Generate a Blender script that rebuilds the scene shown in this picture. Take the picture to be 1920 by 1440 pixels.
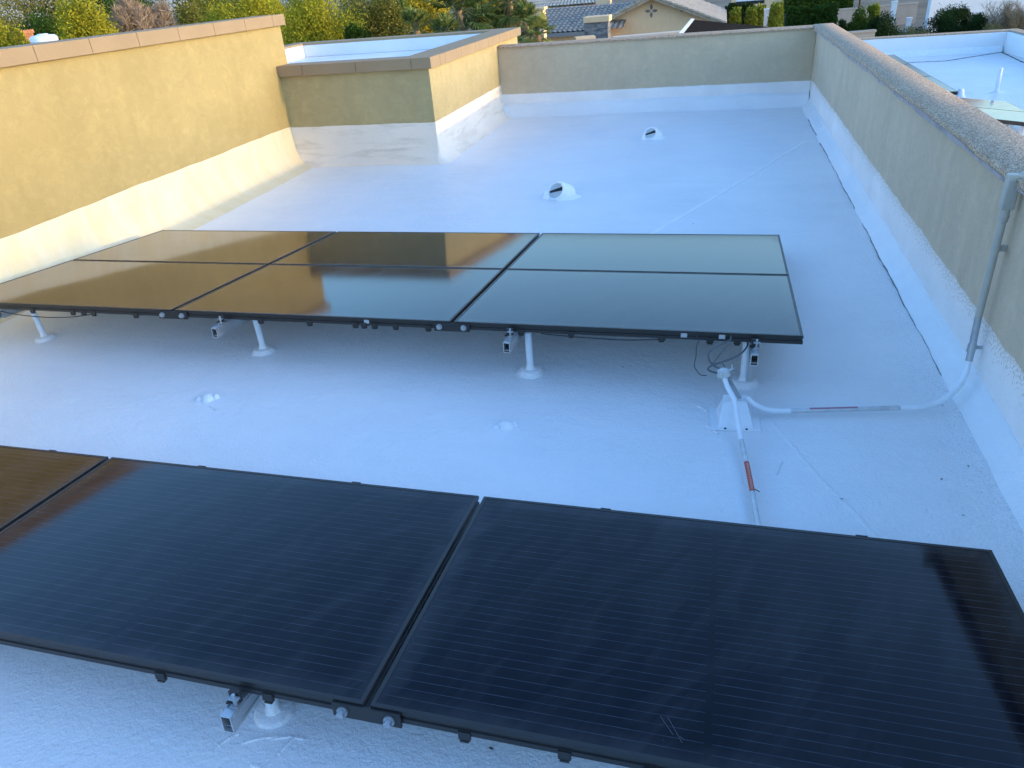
import bpy, math, random
import numpy as np
from mathutils import Vector, Matrix
R_ = math.radians
random.seed(7); rng = np.random.default_rng(7)
S = bpy.context.scene
for o in list(bpy.data.objects): bpy.data.objects.remove(o)

# ------------------------------------------------------------------ camera
FPX = 1375.94                      # focal length in pixels of a 1920 wide picture
CAM = np.array([-1.188, -11.013, 1.796])
ROT = np.array([[0.9670452166, -0.2488803968, -0.0536851668],
                [0.2429832542, 0.8391770538, 0.4865603874],
                [-0.0760439821, -0.4835704917, 0.8719959245]])   # right, forward, up
cd = bpy.data.cameras.new('camera'); cam = bpy.data.objects.new('camera', cd)
S.collection.objects.link(cam); S.camera = cam
cd.sensor_width = 36; cd.lens = FPX / 1920 * 36; cd.clip_start = .05; cd.clip_end = 5000
M4 = Matrix.Identity(4)
for i in range(3):
    M4[i][0] = ROT[i, 0]; M4[i][1] = ROT[i, 2]; M4[i][2] = -ROT[i, 1]; M4[i][3] = CAM[i]
cam.matrix_world = M4
# ------------------------------------------------------------------ light
ELEV, AZ = 8.8, 88.9               # sun: low, from the right, azimuth clockwise from +Y
wd = bpy.data.worlds.new('World'); S.world = wd; wd.use_nodes = True
nt = wd.node_tree; bg = nt.nodes['Background']
sk = nt.nodes.new('ShaderNodeTexSky'); sk.sky_type = 'NISHITA'; sk.sun_disc = False
sk.sun_elevation = R_(ELEV); sk.sun_rotation = R_(AZ)
sk.ozone_density = 3.7; sk.dust_density = 1.5; sk.air_density = 1.0
nt.links.new(sk.outputs[0], bg.inputs[0]); bg.inputs[1].default_value = .15
sl = bpy.data.lights.new('sun', 'SUN'); sl.energy = 2.0; sl.angle = R_(.5); sl.color = (.19, .12, .035)
so = bpy.data.objects.new('sun', sl); S.collection.objects.link(so)
sd = Vector((math.sin(R_(AZ)) * math.cos(R_(ELEV)), math.cos(R_(AZ)) * math.cos(R_(ELEV)), math.sin(R_(ELEV))))
so.rotation_euler = sd.to_track_quat('Z', 'Y').to_euler(); so.location = (30, 0, 20)
S.view_settings.view_transform = 'Standard'; S.view_settings.look = 'None'
S.view_settings.exposure = 2.42; S.view_settings.gamma = 1.0

# ------------------------------------------------------------------ helpers
def ray(px, py):
    return ROT @ np.array([(px - 960) / FPX, 1, -(py - 720) / FPX])
def at(px, py, dist):                       # a point of the place at a given depth
    return Vector(CAM + ray(px, py) * dist)
def onz(px, py, z):
    v = ray(px, py); return Vector(CAM + v * (z - CAM[2]) / v[2])

def tag(o, label=None, cat=None, group=None, kind=None):
    if label: o['label'] = label
    if cat: o['category'] = cat
    if group: o['group'] = group
    if kind: o['kind'] = kind
    return o
def thing(name, label, cat, loc=(0, 0, 0), rz=0, group=None, mat=None):
    o = bpy.data.objects.new(name, None); S.collection.objects.link(o)
    o.empty_display_size = .1
    if mat is not None: o.matrix_world = mat
    else: o.location = loc; o.rotation_euler = (0, 0, rz)
    return tag(o, label, cat, group)

class MB:
    def __init__(s): s.v = []; s.f = []
    def add(s, vs, fs):
        n = len(s.v); s.v += [tuple(v) for v in vs]; s.f += [tuple(i + n for i in f) for f in fs]; return s
    def box(s, x0, x1, y0, y1, z0, z1):
        return s.add([(x, y, z) for z in (z0, z1) for x, y in ((x0, y0), (x1, y0), (x1, y1), (x0, y1))],
                     [(3, 2, 1, 0), (4, 5, 6, 7), (0, 1, 5, 4), (1, 2, 6, 5), (2, 3, 7, 6), (3, 0, 4, 7)])
    def obox(s, a, b, w, h, up=(0, 0, 1)):   # bar from a to b
        a, b = Vector(a), Vector(b); d = (b - a).normalized(); u = Vector(up)
        r = d.cross(u).normalized(); u = r.cross(d).normalized()
        vs = []
        for p in (a, b):
            for i, j in ((-1, -1), (1, -1), (1, 1), (-1, 1)): vs.append(p + r * (i * w / 2) + u * (j * h / 2))
        return s.add(vs, [(3, 2, 1, 0), (4, 5, 6, 7), (0, 1, 5, 4), (1, 2, 6, 5), (2, 3, 7, 6), (3, 0, 4, 7)])
    def tube(s, pts, r, seg=12, cap=True):
        pts = [Vector(p) for p in pts]; n = len(pts)
        rs = r if isinstance(r, (list, tuple)) else [r] * n
        vs = []; ref = None
        for i, p in enumerate(pts):
            t = (pts[min(i + 1, n - 1)] - pts[max(i - 1, 0)]).normalized()
            if ref is None:
                ref = t.orthogonal().normalized()
            else:
                ref = (ref - t * ref.dot(t)).normalized()
            bn = t.cross(ref)
            for k in range(seg):
                a = 2 * math.pi * k / seg; vs.append(p + (ref * math.cos(a) + bn * math.sin(a)) * rs[i])
        fs = [(i * seg + k, i * seg + (k + 1) % seg, (i + 1) * seg + (k + 1) % seg, (i + 1) * seg + k)
              for i in range(n - 1) for k in range(seg)]
        if cap: fs += [tuple(range(seg - 1, -1, -1)), tuple(range((n - 1) * seg, n * seg))]
        return s.add(vs, fs)
    def lathe(s, prof, c=(0, 0, 0), seg=24, wob=0):
        vs = []; n = len(prof)
        ph = [rng.uniform(0, 6.28) for _ in range(3)]
        for r, z in prof:
            for k in range(seg):
                a = 2 * math.pi * k / seg
                w = 1 + wob * (math.sin(2 * a + ph[0]) * .5 + math.sin(3 * a + ph[1]) * .35 + math.sin(7 * a + ph[2]) * .25)
                vs.append((c[0] + r * w * math.cos(a), c[1] + r * w * math.sin(a), c[2] + z))
        fs = [(i * seg + k, i * seg + (k + 1) % seg, (i + 1) * seg + (k + 1) % seg, (i + 1) * seg + k)
              for i in range(n - 1) for k in range(seg)]
        fs += [tuple(range((n - 1) * seg, n * seg)), tuple(range(seg - 1, -1, -1))]
        return s.add(vs, fs)
    def prism(s, poly, off):                 # polygon (3D points) swept by a vector
        n = len(poly); off = Vector(off); vs = [Vector(p) for p in poly]; vs += [v + off for v in vs]
        return s.add(vs, [tuple(range(n - 1, -1, -1)), tuple(range(n, 2 * n))] +
                     [(i, (i + 1) % n, n + (i + 1) % n, n + i) for i in range(n)])
    def loft(s, sections, closed=False):     # list of equal length point rows
        m = len(sections[0]); vs = [p for row in sections for p in row]
        return s.add(vs, [(i * m + k, i * m + (k + 1) % m, (i + 1) * m + (k + 1) % m, (i + 1) * m + k)
                          for i in range(len(sections) - 1) for k in range(m if closed else m - 1)])
    def build(s, name, mat, parent=None, smooth=None, bevel=0, fix=True):
        me = bpy.data.meshes.new(name); me.from_pydata(s.v, [], s.f); me.validate()
        if fix:
            import bmesh
            bm = bmesh.new(); bm.from_mesh(me); bmesh.ops.recalc_face_normals(bm, faces=bm.faces); bm.to_mesh(me); bm.free()
        me.materials.append(mat)
        if smooth is not None:
            for p in me.polygons: p.use_smooth = True
            me.set_sharp_from_angle(angle=R_(smooth))
        o = bpy.data.objects.new(name, me); S.collection.objects.link(o)
        if parent: o.parent = parent
        if bevel:
            b = o.modifiers.new('bevel', 'BEVEL'); b.width = bevel; b.segments = 2; b.limit_method = 'ANGLE'
        return o
def spline(pts, n=8):                        # Catmull-Rom through the points
    P = [Vector(p) for p in pts]; P = [P[0] * 2 - P[1]] + P + [P[-1] * 2 - P[-2]]; out = []
    for i in range(1, len(P) - 2):
        for k in range(n):
            t = k / n; a, b, c, d = P[i - 1:i + 3]
            out.append(.5 * ((2 * b) + (c - a) * t + (2 * a - 5 * b + 4 * c - d) * t * t + (3 * b - a - 3 * c + d) * t ** 3))
    return out + [P[-2]]

# ------------------------------------------------------------------ materials
class NB:
    def __init__(s, name):
        s.m = bpy.data.materials.new(name); s.m.use_nodes = True; s.t = s.m.node_tree
        s.p = s.t.nodes['Principled BSDF']; s.out = s.t.nodes['Material Output']
    def n(s, typ, ins=None, **kw):
        nd = s.t.nodes.new('ShaderNode' + typ)
        for k, v in kw.items(): setattr(nd, k, v)
        for k, v in (ins or {}).items(): s.set(nd.inputs[k], v)
        return nd
    def set(s, sock, v):
        if isinstance(v, bpy.types.NodeSocket): s.t.links.new(v, sock)
        elif isinstance(v, (tuple, list)) and len(v) == 3 and sock.type == 'RGBA': sock.default_value = (*v, 1)
        else: sock.default_value = v
    def P(s, **kw):
        for k, v in kw.items(): s.set(s.p.inputs[k.replace('_', ' ')], v)
        return s
    def obj(s): return s.n('TexCoord').outputs['Object']
    def geo(s): return s.n('NewGeometry').outputs['Position']
    def noise(s, vec, scale, detail=4, rough=.55, out=0, dist=0):
        return s.n('TexNoise', {'Vector': vec, 'Scale': scale, 'Detail': detail, 'Roughness': rough, 'Distortion': dist}).outputs[out]
    def scale(s, vec, sc): return s.n('VectorMath', {0: vec, 1: sc}, operation='MULTIPLY').outputs[0]
    def m_(s, op, a, b=0., c=0., clamp=False):
        return s.n('Math', {0: a, 1: b, 2: c}, operation=op, use_clamp=clamp).outputs[0]
    def ramp(s, fac, stops):
        r = s.n('ValToRGB', {0: fac}); e = r.color_ramp.elements
        while len(e) < len(stops): e.new(.5)
        for x, (p, c) in zip(e, stops):
            x.position = p; x.color = (*c, 1) if isinstance(c, (tuple, list)) else (c, c, c, 1)
        return r.outputs[0]
    def mix(s, fac, a, b, blend='MIX'):
        return s.n('Mix', {0: fac, 6: a, 7: b}, data_type='RGBA', blend_type=blend).outputs[2]
    def bump(s, h, dist, strength=1., prev=None):
        ins = {'Height': h, 'Distance': dist, 'Strength': strength}
        if prev is not None: ins['Normal'] = prev
        return s.n('Bump', ins).outputs[0]
    def xyz(s, vec): return s.n('SeparateXYZ', {0: vec}).outputs

WHITE = (.77, .80, .83)
def coating(name, rough=.42, deck=False, tint=(1, 1, 1), stain=0.):
    b = NB(name); g = b.geo()
    big = b.noise(g, .9, 3); med = b.noise(g, 6, 4)
    col = b.mix(b.ramp(big, [(.3, 0), (.7, 1)]), tuple(a * t for a, t in zip((.73, .75, .78), tint)), tuple(a * t for a, t in zip((.825, .825, .83), tint)))
    col = b.mix(b.m_('MULTIPLY', b.ramp(b.noise(g, .7, 6, .7), [(.45, 0), (.75, 1)]), .25), col, (.60, .60, .58))
    sw = b.noise(b.scale(g, (.5, 3.5, 1)), 2., 5, .6)
    col = b.mix(b.m_('MULTIPLY', b.ramp(sw, [(.4, 0), (.7, 1)]), .18), col, (.86, .88, .90))
    if stain:  # tan-grey runoff stains lying along the foot
        sn = b.noise(b.scale(g, (1.1, 1.1, 7)), 1.6, 5, .6, dist=.4)
        col = b.mix(b.m_('MULTIPLY', b.ramp(sn, [(.50, 0), (.70, 1)]), stain), col, (.42, .35, .27))
    if deck:   # dirt speckle along the foot of the right parapet
        x = b.xyz(g)[0]
        band = b.ramp(b.m_('ADD', x, b.m_('MULTIPLY', b.noise(g, 3, 3), .25)), [(.0, 0), (.001, 0)])
        mk = b.n('MapRange', {0: b.m_('ADD', x, b.m_('MULTIPLY', b.noise(g, 4, 3), .18)), 1: -.26, 2: 0.10}, clamp=True).outputs[0]
        mk = b.m_('MULTIPLY', mk, b.ramp(b.noise(g, 150, 3, .7), [(.50, 0), (.62, 1)]))
        col = b.mix(b.m_('MULTIPLY', mk, .5), col, (.16, .18, .21))
    b.P(Base_Color=col, Roughness=b.ramp(med, [(.3, rough - .06), (.7, rough + .12)]))
    b.p.inputs['Specular IOR Level'].default_value = .5
    n1 = b.bump(b.noise(g, 5, 3), .02, .35)
    n2 = b.bump(b.noise(g, 26, 4, .6), .0075, .6, n1)
    n3 = b.bump(b.noise(g, 80, 3, .65), .0055, .8, n2)
    b.P(Normal=n3); return b.m
M_deck = coating('white roof coating', .34, True)
M_plain = coating('plain white coating', .5)
M_coat = coating('cream wall coating', .5, tint=(1.10, .92, .73), stain=.45)

def stucco(name, c0, c1, hb=None, ragged=.03, speck=.05, streak=0., wt=(1.02, .95, .90)):
    b = NB(name); g = b.geo(); X = b.xyz(g)
    f = b.noise(g, 1.7, 6, .65, dist=.6)
    col = b.mix(b.m_('ADD', b.m_('MULTIPLY', b.ramp(f, [(.34, 0), (.66, 1)]), .6), b.m_('MULTIPLY', b.noise(g, 110, 3, .7), .5)), c0, c1)
    tr = b.noise(b.scale(g, (1, 1, 1.6)), 5.5, 5, .6, dist=1.6)
    col = b.mix(b.ramp(tr, [(.52, 0), (.545, .16)]), col, tuple(min(1, v * 1.15) for v in c1))
    col = b.mix(b.ramp(b.noise(b.scale(g, (3, 3, .5)), 1.6, 5, .65), [(.5, 0), (.75, .18)]), col, tuple(v * .72 for v in c0))
    col = b.mix(b.ramp(b.noise(g, 9, 5, .6), [(.55, 0), (.75, .35)]), col, tuple(min(1, v * 1.25) for v in c1))
    if streak:
        sv = b.scale(g, (2.2, 2.2, .25))
        col = b.mix(b.m_('MULTIPLY', b.ramp(b.noise(sv, 2.2, 5, .6), [(.5, 0), (.72, 1)]), streak), col, tuple(min(1, v * 1.35) for v in c1))
    if hb is not None:   # white coating sprayed up the foot of the wall, with overspray specks
        e = b.m_('ADD', hb, b.m_('MULTIPLY', b.m_('SUBTRACT', b.noise(g, 4, 5, .7), .5), ragged))
        d = b.m_('SUBTRACT', e, X[2])
        mk = b.n('MapRange', {0: d, 1: -.004, 2: .004}, clamp=True).outputs[0]
        sp = b.n('MapRange', {0: d, 1: -.004, 2: speck, 3: .42, 4: .0}, clamp=True).outputs[0]
        spk = b.m_('LESS_THAN', b.noise(g, 75, 3, .6), b.m_('ADD', sp, .12))
        wcol = b.mix(b.ramp(b.noise(g, 1.3, 5, .6), [(.35, 0), (.7, 1)]), tuple(.80 * w_ for w_ in wt), tuple(.95 * w_ for w_ in wt))
        wcol = b.mix(b.m_('MULTIPLY', spk, .55), wcol, c0)
        col = b.mix(mk, col, wcol)
    b.P(Base_Color=col, Roughness=.85)
    b.p.inputs['Specular IOR Level'].default_value = .25
    n1 = b.bump(tr, .012, .5, b.bump(b.noise(g, 2.5, 5, .6), .03, .25))
    n2 = b.bump(b.noise(g, 95, 5, .7), .009, .8, n1)
    b.P(Normal=n2); return b.m
TAN0, TAN1 = (.365, .28, .118), (.45, .345, .15)
M_right = stucco('grey tan stucco with white foot', (.535, .415, .285), (.635, .495, .345), .328, .06, .26, .25)
M_far = stucco('tan stucco with white foot far', (.51, .40, .265), (.60, .475, .32), .31, .02, .03, .12)
M_box = stucco('tan stucco with white foot box', (.41, .325, .158), (.50, .395, .20), .435, .012, .02, wt=(.95, .80, .64))
M_left = stucco('tan stucco with white foot left', TAN0, TAN1, .446, .012, .02, wt=(.74, .61, .38))
M_tan = stucco('plain tan stucco', TAN0, TAN1)
M_body = stucco('house body stucco', (.40, .35, .26), (.45, .39, .29))

def simple(name, col, rough=.5, metal=0., spec=.5, var=0., vs=8., bump=0., bs=60.):
    b = NB(name); g = b.obj()
    c = col
    if var:
        c = b.mix(b.ramp(b.noise(g, vs, 5, .6), [(.3, 0), (.7, 1)]), tuple(v * (1 - var) for v in col), tuple(min(1, v * (1 + var)) for v in col))
    b.P(Base_Color=c, Roughness=b.ramp(b.noise(g, vs * 2, 3), [(.3, max(.02, rough - .06)), (.7, rough + .06)]), Metallic=metal)
    b.p.inputs['Specular IOR Level'].default_value = spec
    if bump: b.P(Normal=b.bump(b.noise(g, bs, 4, .6), bump, .6))
    return b.m
M_coping = simple('foam coping', (.345, .245, .145), .8, spec=.25, var=.06, vs=3, bump=.003, bs=90)
M_black = simple('black anodised frame', (.020, .019, .019), .42, spec=.5, var=.2)
M_alu = simple('mill aluminium', (.62, .63, .64), .38, .9, var=.06)
M_galv = simple('galvanised steel', (.42, .46, .49), .45, .75, var=.15, vs=25)
M_lgalv = simple('light galvanised conduit', (.58, .61, .63), .42, .5, var=.15, vs=22)
M_wpaint = simple('white painted pipe', (.74, .78, .82), .45, var=.05, vs=12, bump=.002, bs=80)
M_gpaint = simple('grey pvc conduit', (.43, .40, .34), .5, var=.08, vs=9)
M_cable = simple('grey cable jacket', (.10, .115, .125), .5)
M_cableb = simple('black cable jacket', (.02, .022, .025), .5)
M_dark = simple('dark opening', (.01, .011, .012), .7)
M_label = simple('white sticker', (.42, .43, .43), .4)
M_red = simple('red sticker', (.50, .07, .04), .4, var=.1, vs=60)
M_faded = simple('faded red sticker', (.36, .16, .22), .45)
M_rubber = simple('sealant', (.55, .58, .57), .6, var=.25, vs=60, bump=.01, bs=70)
M_trim = simple('coping drip edge', (.37, .31, .30), .8, var=.3, vs=12)
def granules():
    b = NB('granular cap sheet'); g = b.geo()
    v = b.n('TexVoronoi', {'Vector': g, 'Scale': 210.}); r = b.n('SeparateColor', {0: v.outputs['Color']}).outputs[0]
    col = b.ramp(r, [(0, (.15, .10, .065)), (.35, (.40, .275, .18)), (.65, (.54, .37, .245)), (1, (.88, .70, .53))])
    col = b.mix(b.m_('MULTIPLY', b.noise(g, 2, 4), .35), col, (.30, .21, .145))
    b.P(Base_Color=col, Roughness=.9); b.p.inputs['Specular IOR Level'].default_value = .2
    b.P(Normal=b.bump(b.noise(g, 4, 4), .015, .3, b.bump(r, .002, .5))); return b.m
M_gran = granules()

PW, PD = 1.650, .975               # module size
def glass():
    b = NB('solar glass'); o = b.obj(); X = b.xyz(o)
    # fine bus wires along the module, five to a cell, six cells deep
    cell = (PD - .05) / 6
    q = b.m_('MODULO', b.m_('SUBTRACT', X[1], .025), cell)
    k = b.m_('DIVIDE', b.m_('SUBTRACT', q, .017), .0295)
    fr = b.m_('MULTIPLY', b.m_('ABSOLUTE', b.m_('SUBTRACT', k, b.m_('ROUND', k))), .0295)
    line = b.m_('LESS_THAN', fr, .0007)
    cx = b.m_('ABSOLUTE', b.m_('ADD', X[0], PW / 2))
    line = b.m_('MULTIPLY', line, b.m_('GREATER_THAN', cx, .009))
    line = b.m_('MULTIPLY', line, b.m_('LESS_THAN', cx, PW / 2 - .022))
    mid = b.m_('LESS_THAN', cx, .005)
    base = b.mix(b.noise(o, 1.5, 3), (.001, .002, .007), (.0015, .003, .007))
    base = b.mix(mid, base, (.002, .003, .006))
    base = b.mix(b.m_('MULTIPLY', line, b.ramp(b.noise(o, 14, 2), [(.3, .35), (.7, 1)])), base, (.062, .075, .10))
    # dust: a thin grey veil with wiped streaks, heavier along the frame
    oi = b.n('ObjectInfo').outputs['Random']
    so_ = b.n('VectorMath', {0: o, 1: b.n('CombineXYZ', {0: b.m_('MULTIPLY', oi, 37.)}).outputs[0]}, operation='ADD').outputs[0]
    st = b.noise(b.scale(b.n('VectorRotate', {'Vector': so_, 'Angle': .5}).outputs[0], (5, 1.3, 1)), 2.2, 6, .62, dist=.8)
    veil = b.ramp(st, [(.44, .0), (.80, .048)])
    edge = b.m_('MINIMUM', b.m_('SUBTRACT', PW / 2, cx), b.m_('MINIMUM', X[1], b.m_('SUBTRACT', PD, X[1])))
    ed = b.n('MapRange', {0: edge, 1: .012, 2: .075, 3: .09, 4: 0.}, clamp=True).outputs[0]
    ed = b.m_('MULTIPLY', ed, b.ramp(b.noise(so_, 6, 4), [(.3, .2), (.7, 1.)]))
    spot = b.m_('LESS_THAN', b.n('TexVoronoi', {'Vector': b.scale(so_, (1, 1.6, 1)), 'Scale': 26.}).outputs['Distance'], b.m_('MULTIPLY', b.ramp(b.noise(so_, 2.5, 3), [(.52, 0), (.7, 1)]), .075))
    veil = b.m_('ADD', b.m_('ADD', veil, ed), b.m_('MULTIPLY', spot, .22))
    base = b.mix(veil, base, (.34, .34, .36))
    rough = b.m_('ADD', .07, b.m_('MULTIPLY', veil, .5))
    b.P(Base_Color=base, Roughness=rough, IOR=1.5)
    b.p.inputs['Specular IOR Level'].default_value = .5
    b.P(Specular_Tint=(.40, .40, .40, 1), Normal=b.bump(b.noise(so_, 1.2, 2), .004, .12)); return b.m
M_glass = glass()

def leafmat(name, cols, trans=.3):
    b = NB(name); r = b.n('NewGeometry').outputs['Random Per Island']
    n = len(cols); col = b.ramp(r, [(i / max(1, n - 1), c) for i, c in enumerate(cols)])
    d = b.n('BsdfDiffuse', {'Color': col}); t = b.n('BsdfTranslucent', {'Color': col})
    m = b.n('MixShader', {0: trans, 1: d.outputs[0], 2: t.outputs[0]})
    b.t.links.new(m.outputs[0], b.out.inputs[0]); return b.m
L_yel = leafmat('yellow green leaves', [(.26, .25, .02), (.40, .36, .03), (.50, .44, .05), (.15, .16, .02)])
L_gold = leafmat('golden leaves', [(.42, .32, .03), (.55, .42, .05), (.26, .22, .03)])
L_olive = leafmat('olive leaves', [(.14, .14, .03), (.24, .22, .05), (.08, .09, .02), (.32, .28, .07)])
L_green = leafmat('green leaves', [(.04, .085, .015), (.07, .12, .02), (.03, .06, .015)])
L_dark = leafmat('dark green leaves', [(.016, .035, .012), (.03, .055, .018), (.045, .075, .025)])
L_hedge = leafmat('hedge leaves', [(.03, .065, .015), (.05, .10, .02), (.02, .045, .012)])
L_lit = leafmat('lime leaves', [(.20, .24, .03), (.30, .31, .05), (.12, .17, .02)])
L_sage = leafmat('sage leaves', [(.10, .12, .05), (.14, .15, .07), (.07, .09, .04)])
L_palm = leafmat('palm leaves', [(.06, .11, .025), (.16, .21, .05), (.035, .065, .02), (.34, .33, .11), (.10, .15, .035)])
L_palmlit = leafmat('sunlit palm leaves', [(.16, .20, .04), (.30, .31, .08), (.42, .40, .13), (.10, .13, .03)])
L_dry = leafmat('dry palm leaves', [(.40, .33, .16), (.24, .19, .09), (.55, .47, .27)])
L_twig = leafmat('bare twigs', [(.42, .31, .21), (.28, .20, .15), (.54, .41, .28)], .05)
L_brown = leafmat('brown twigs', [(.20, .155, .09), (.28, .21, .12), (.13, .11, .08)], .05)
M_bark = simple('bark', (.11, .08, .055), .9, spec=.2, var=.4, vs=14, bump=.02, bs=20)
M_palmbark = simple('palm trunk bark', (.30, .19, .10), .9, spec=.2, var=.4, vs=12, bump=.03, bs=14)
M_stalk = simple('palm stalk', (.10, .11, .04), .7, var=.2)
M_ground = simple('desert ground', (.20, .165, .12), .95, spec=.1, var=.3, vs=.2)
M_hill = simple('hill rock', (.50, .43, .36), 1., spec=0, var=.2, vs=.02)

# ================================================================== SETTING
g = MB(); g.add([(-3000, -3000, -4), (3000, -3000, -4), (3000, 3000, -4), (-3000, 3000, -4)], [(0, 1, 2, 3)])
tag(g.build('ground', M_ground), kind='structure')
# a far ridge of hills
rows = []
for r0, h in ((900, -4), (1000, 0), (1150, 1), (1300, .2)):
    row = []
    for k in range(90):
        a = R_(-75 + k * 1.3)
        hh = -4 if h == -4 else -4 + h * 1.0 * (95 + 40 * math.sin(k * .31) + 22 * math.sin(k * .83 + 1) + 9 * math.sin(k * 2.1)) if h else 12 + 10 * math.sin(k * .9)
        row.append((math.sin(a) * r0, math.cos(a) * r0, hh))
    rows.append(row)
tag(MB().loft(rows).build('hills', M_hill, smooth=60), kind='structure')

XL, XB, YB, HW = -6.053, -4.237, -2.861, .93
# roof deck: a gently uneven sheet with raised seams
dk = MB()
nx, ny = 60, 150
for j in range(ny + 1):
    for i in range(nx + 1):
        x = XL - .02 + (0.02 - XL) * i / nx; y = -15 + 15.02 * j / ny
        z = .004 * math.sin(x * 1.9 + y * .7) + .004 * math.sin(y * 1.3 - x * .8) + .003 * math.sin(x * 4.1 + 2) * math.sin(y * 3.3)
        dk.v.append((x, y, z))
dk.f += [(j * (nx + 1) + i, j * (nx + 1) + i + 1, (j + 1) * (nx + 1) + i + 1, (j + 1) * (nx + 1) + i) for j in range(ny) for i in range(nx)]
M_seam = simple('bright seam coating', (.90, .91, .92), .45, bump=.004, bs=50)
sm_ = MB()
def ridge(pts, w=.022, h=.006):
    rows = []
    P = [p + Vector((0, 0, .004 * math.sin(p.x * 1.9 + p.y * .7) + .004 * math.sin(p.y * 1.3 - p.x * .8) + .003 * math.sin(p.x * 4.1 + 2) * math.sin(p.y * 3.3))) for p in spline(pts, 10)]
    for i, p in enumerate(P):
        t = (P[min(i + 1, len(P) - 1)] - P[max(i - 1, 0)]).normalized(); s_ = Vector((-t.y, t.x, 0))
        k = .6 + .7 * abs(math.sin(i * 1.7)) ; ww = w * k
        rows.append([p + s_ * ww + Vector((0, 0, -.012)), p + s_ * ww * .3 + Vector((0, 0, h * k)), p - s_ * ww * .3 + Vector((0, 0, h * k)), p - s_ * ww + Vector((0, 0, -.012))])
    sm_.loft(rows)
ridge([(-1.62, -5.5, 0), (-1.07, -4.3, 0), (-.668, -3.34, 0), (-.233, -2.276, 0)], .022, .006)
sm1_ = sm_; sm_ = MB()
ridge([(-.90, -8.05, 0), (-.815, -8.26, 0), (-.72, -8.5, 0), (-.625, -8.69, 0), (-.5, -9.0, 0)], .03, .0016)
tag(dk.build('roof_deck', M_deck, smooth=70), kind='structure')
for (x_, y_, a_, l_) in ((-2.36, -9.98, .4, .10), (-2.30, -10.03, -.3, .08), (-2.24, -9.99, 1.2, .07), (-2.20, -10.05, .1, .06), (-2.42, -10.0, .9, .06), (-2.28, -9.95, .2, .09), (-1.12, -8.10, -1.0, .08), (-1.16, -8.16, -.9, .09), (-.88, -8.5, 1.3, .1), (-3.62, -8.29, -.5, .07), (-1.2, -8.0, -.8, .07)):
    ridge([(x_, y_, 0), (x_ + math.cos(a_) * l_ * .5, y_ + math.sin(a_) * l_ * .5 + .006, 0), (x_ + math.cos(a_) * l_, y_ + math.sin(a_) * l_, 0)], .008, .004)
tag(sm1_.build('roof_seam', M_seam, smooth=60), kind='structure')
tag(sm_.build('roof_seam', M_deck, smooth=60), kind='structure')

# ------------------------------------------------------------------ parapets of our roof
def cant(sections_fn, a, b, n):
    rows = []
    for i in range(n + 1):
        t = i / n; rows.append(sections_fn(a + (b - a) * t))
    return rows
def wob(t, s=1.): return s * (.5 * math.sin(t * 3.1) + .3 * math.sin(t * 7.7 + 1) + .25 * math.sin(t * 17 + 2))

# right parapet
w = thing('parapet_wall', 'long grey-tan stucco parapet with white-sprayed foot and granular top, right of the panels', 'parapet wall', (0, -7, 0))
o = MB().box(0, .19, -8, 7.22, -4, HW).build('wall', M_right, w); o.matrix_parent_inverse.identity()
rows = []
for i in range(141):
    y = -15 + 15.22 * i / 140 + 7
    e = wob(y * .9, .008)
    rows.append([(-.034 + e, y, HW - .004), (-.036 + e, y, HW + .026), (-.030 + e, y, HW + .033), (.10, y, HW + .036 + wob(y, .002)), (.214, y, HW + .034), (.222 + e * .5, y, HW + .028), (.22 + e * .5, y, HW - .004)])
cp = MB().loft(rows, True); cp.f += [(0, 1, 2, 3, 4, 5, 6)]
cp.build('coping', M_gran, w, smooth=50)
rows = []
for i in range(141):
    y = -15 + 15.0 * i / 140 + 7
    e = wob(y * .9, .008); hh = .005 + .004 * math.sin(y * 2.3) + .003 * math.sin(y * 9)
    rows.append([(-.001, y, HW - .005), (-.037 + e, y, HW - .003), (-.038 + e, y, HW - .006 + hh * .6 + .008), (-.037 + e, y, HW - .010 - hh), (-.001, y, HW - .012 - hh)])
MB().loft(rows, True).build('drip_edge', M_trim, w, smooth=30)
def sec(y):
    e = wob(y, .007); k = .092 + wob(y * 2.3, .006); k2 = k - .045 - .012 * math.sin(y * 1.1)
    return [(.004, y + 7, .10 + e), (-.006, y + 7, .097 + e), (-.018, y + 7, .06), (-k2, y + 7, .036 + e * .5), (-k2 - .010, y + 7, .030 + e * .5), (-k, y + 7, .006), (-k - .010, y + 7, -.02)]
MB().loft(cant(sec, -15, -.02, 170)).build('cant_strip', coating('white cant coating', .4), w, smooth=40)
jg = MB()  # thin broken dark line along the foot of the cant
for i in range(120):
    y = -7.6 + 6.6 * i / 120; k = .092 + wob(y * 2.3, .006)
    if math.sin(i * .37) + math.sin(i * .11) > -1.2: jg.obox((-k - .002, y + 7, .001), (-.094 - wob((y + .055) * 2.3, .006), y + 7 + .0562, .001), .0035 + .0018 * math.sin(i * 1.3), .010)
jg.build('foot_line', simple('dark foot line', (.16, .17, .18), .9), w)
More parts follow.
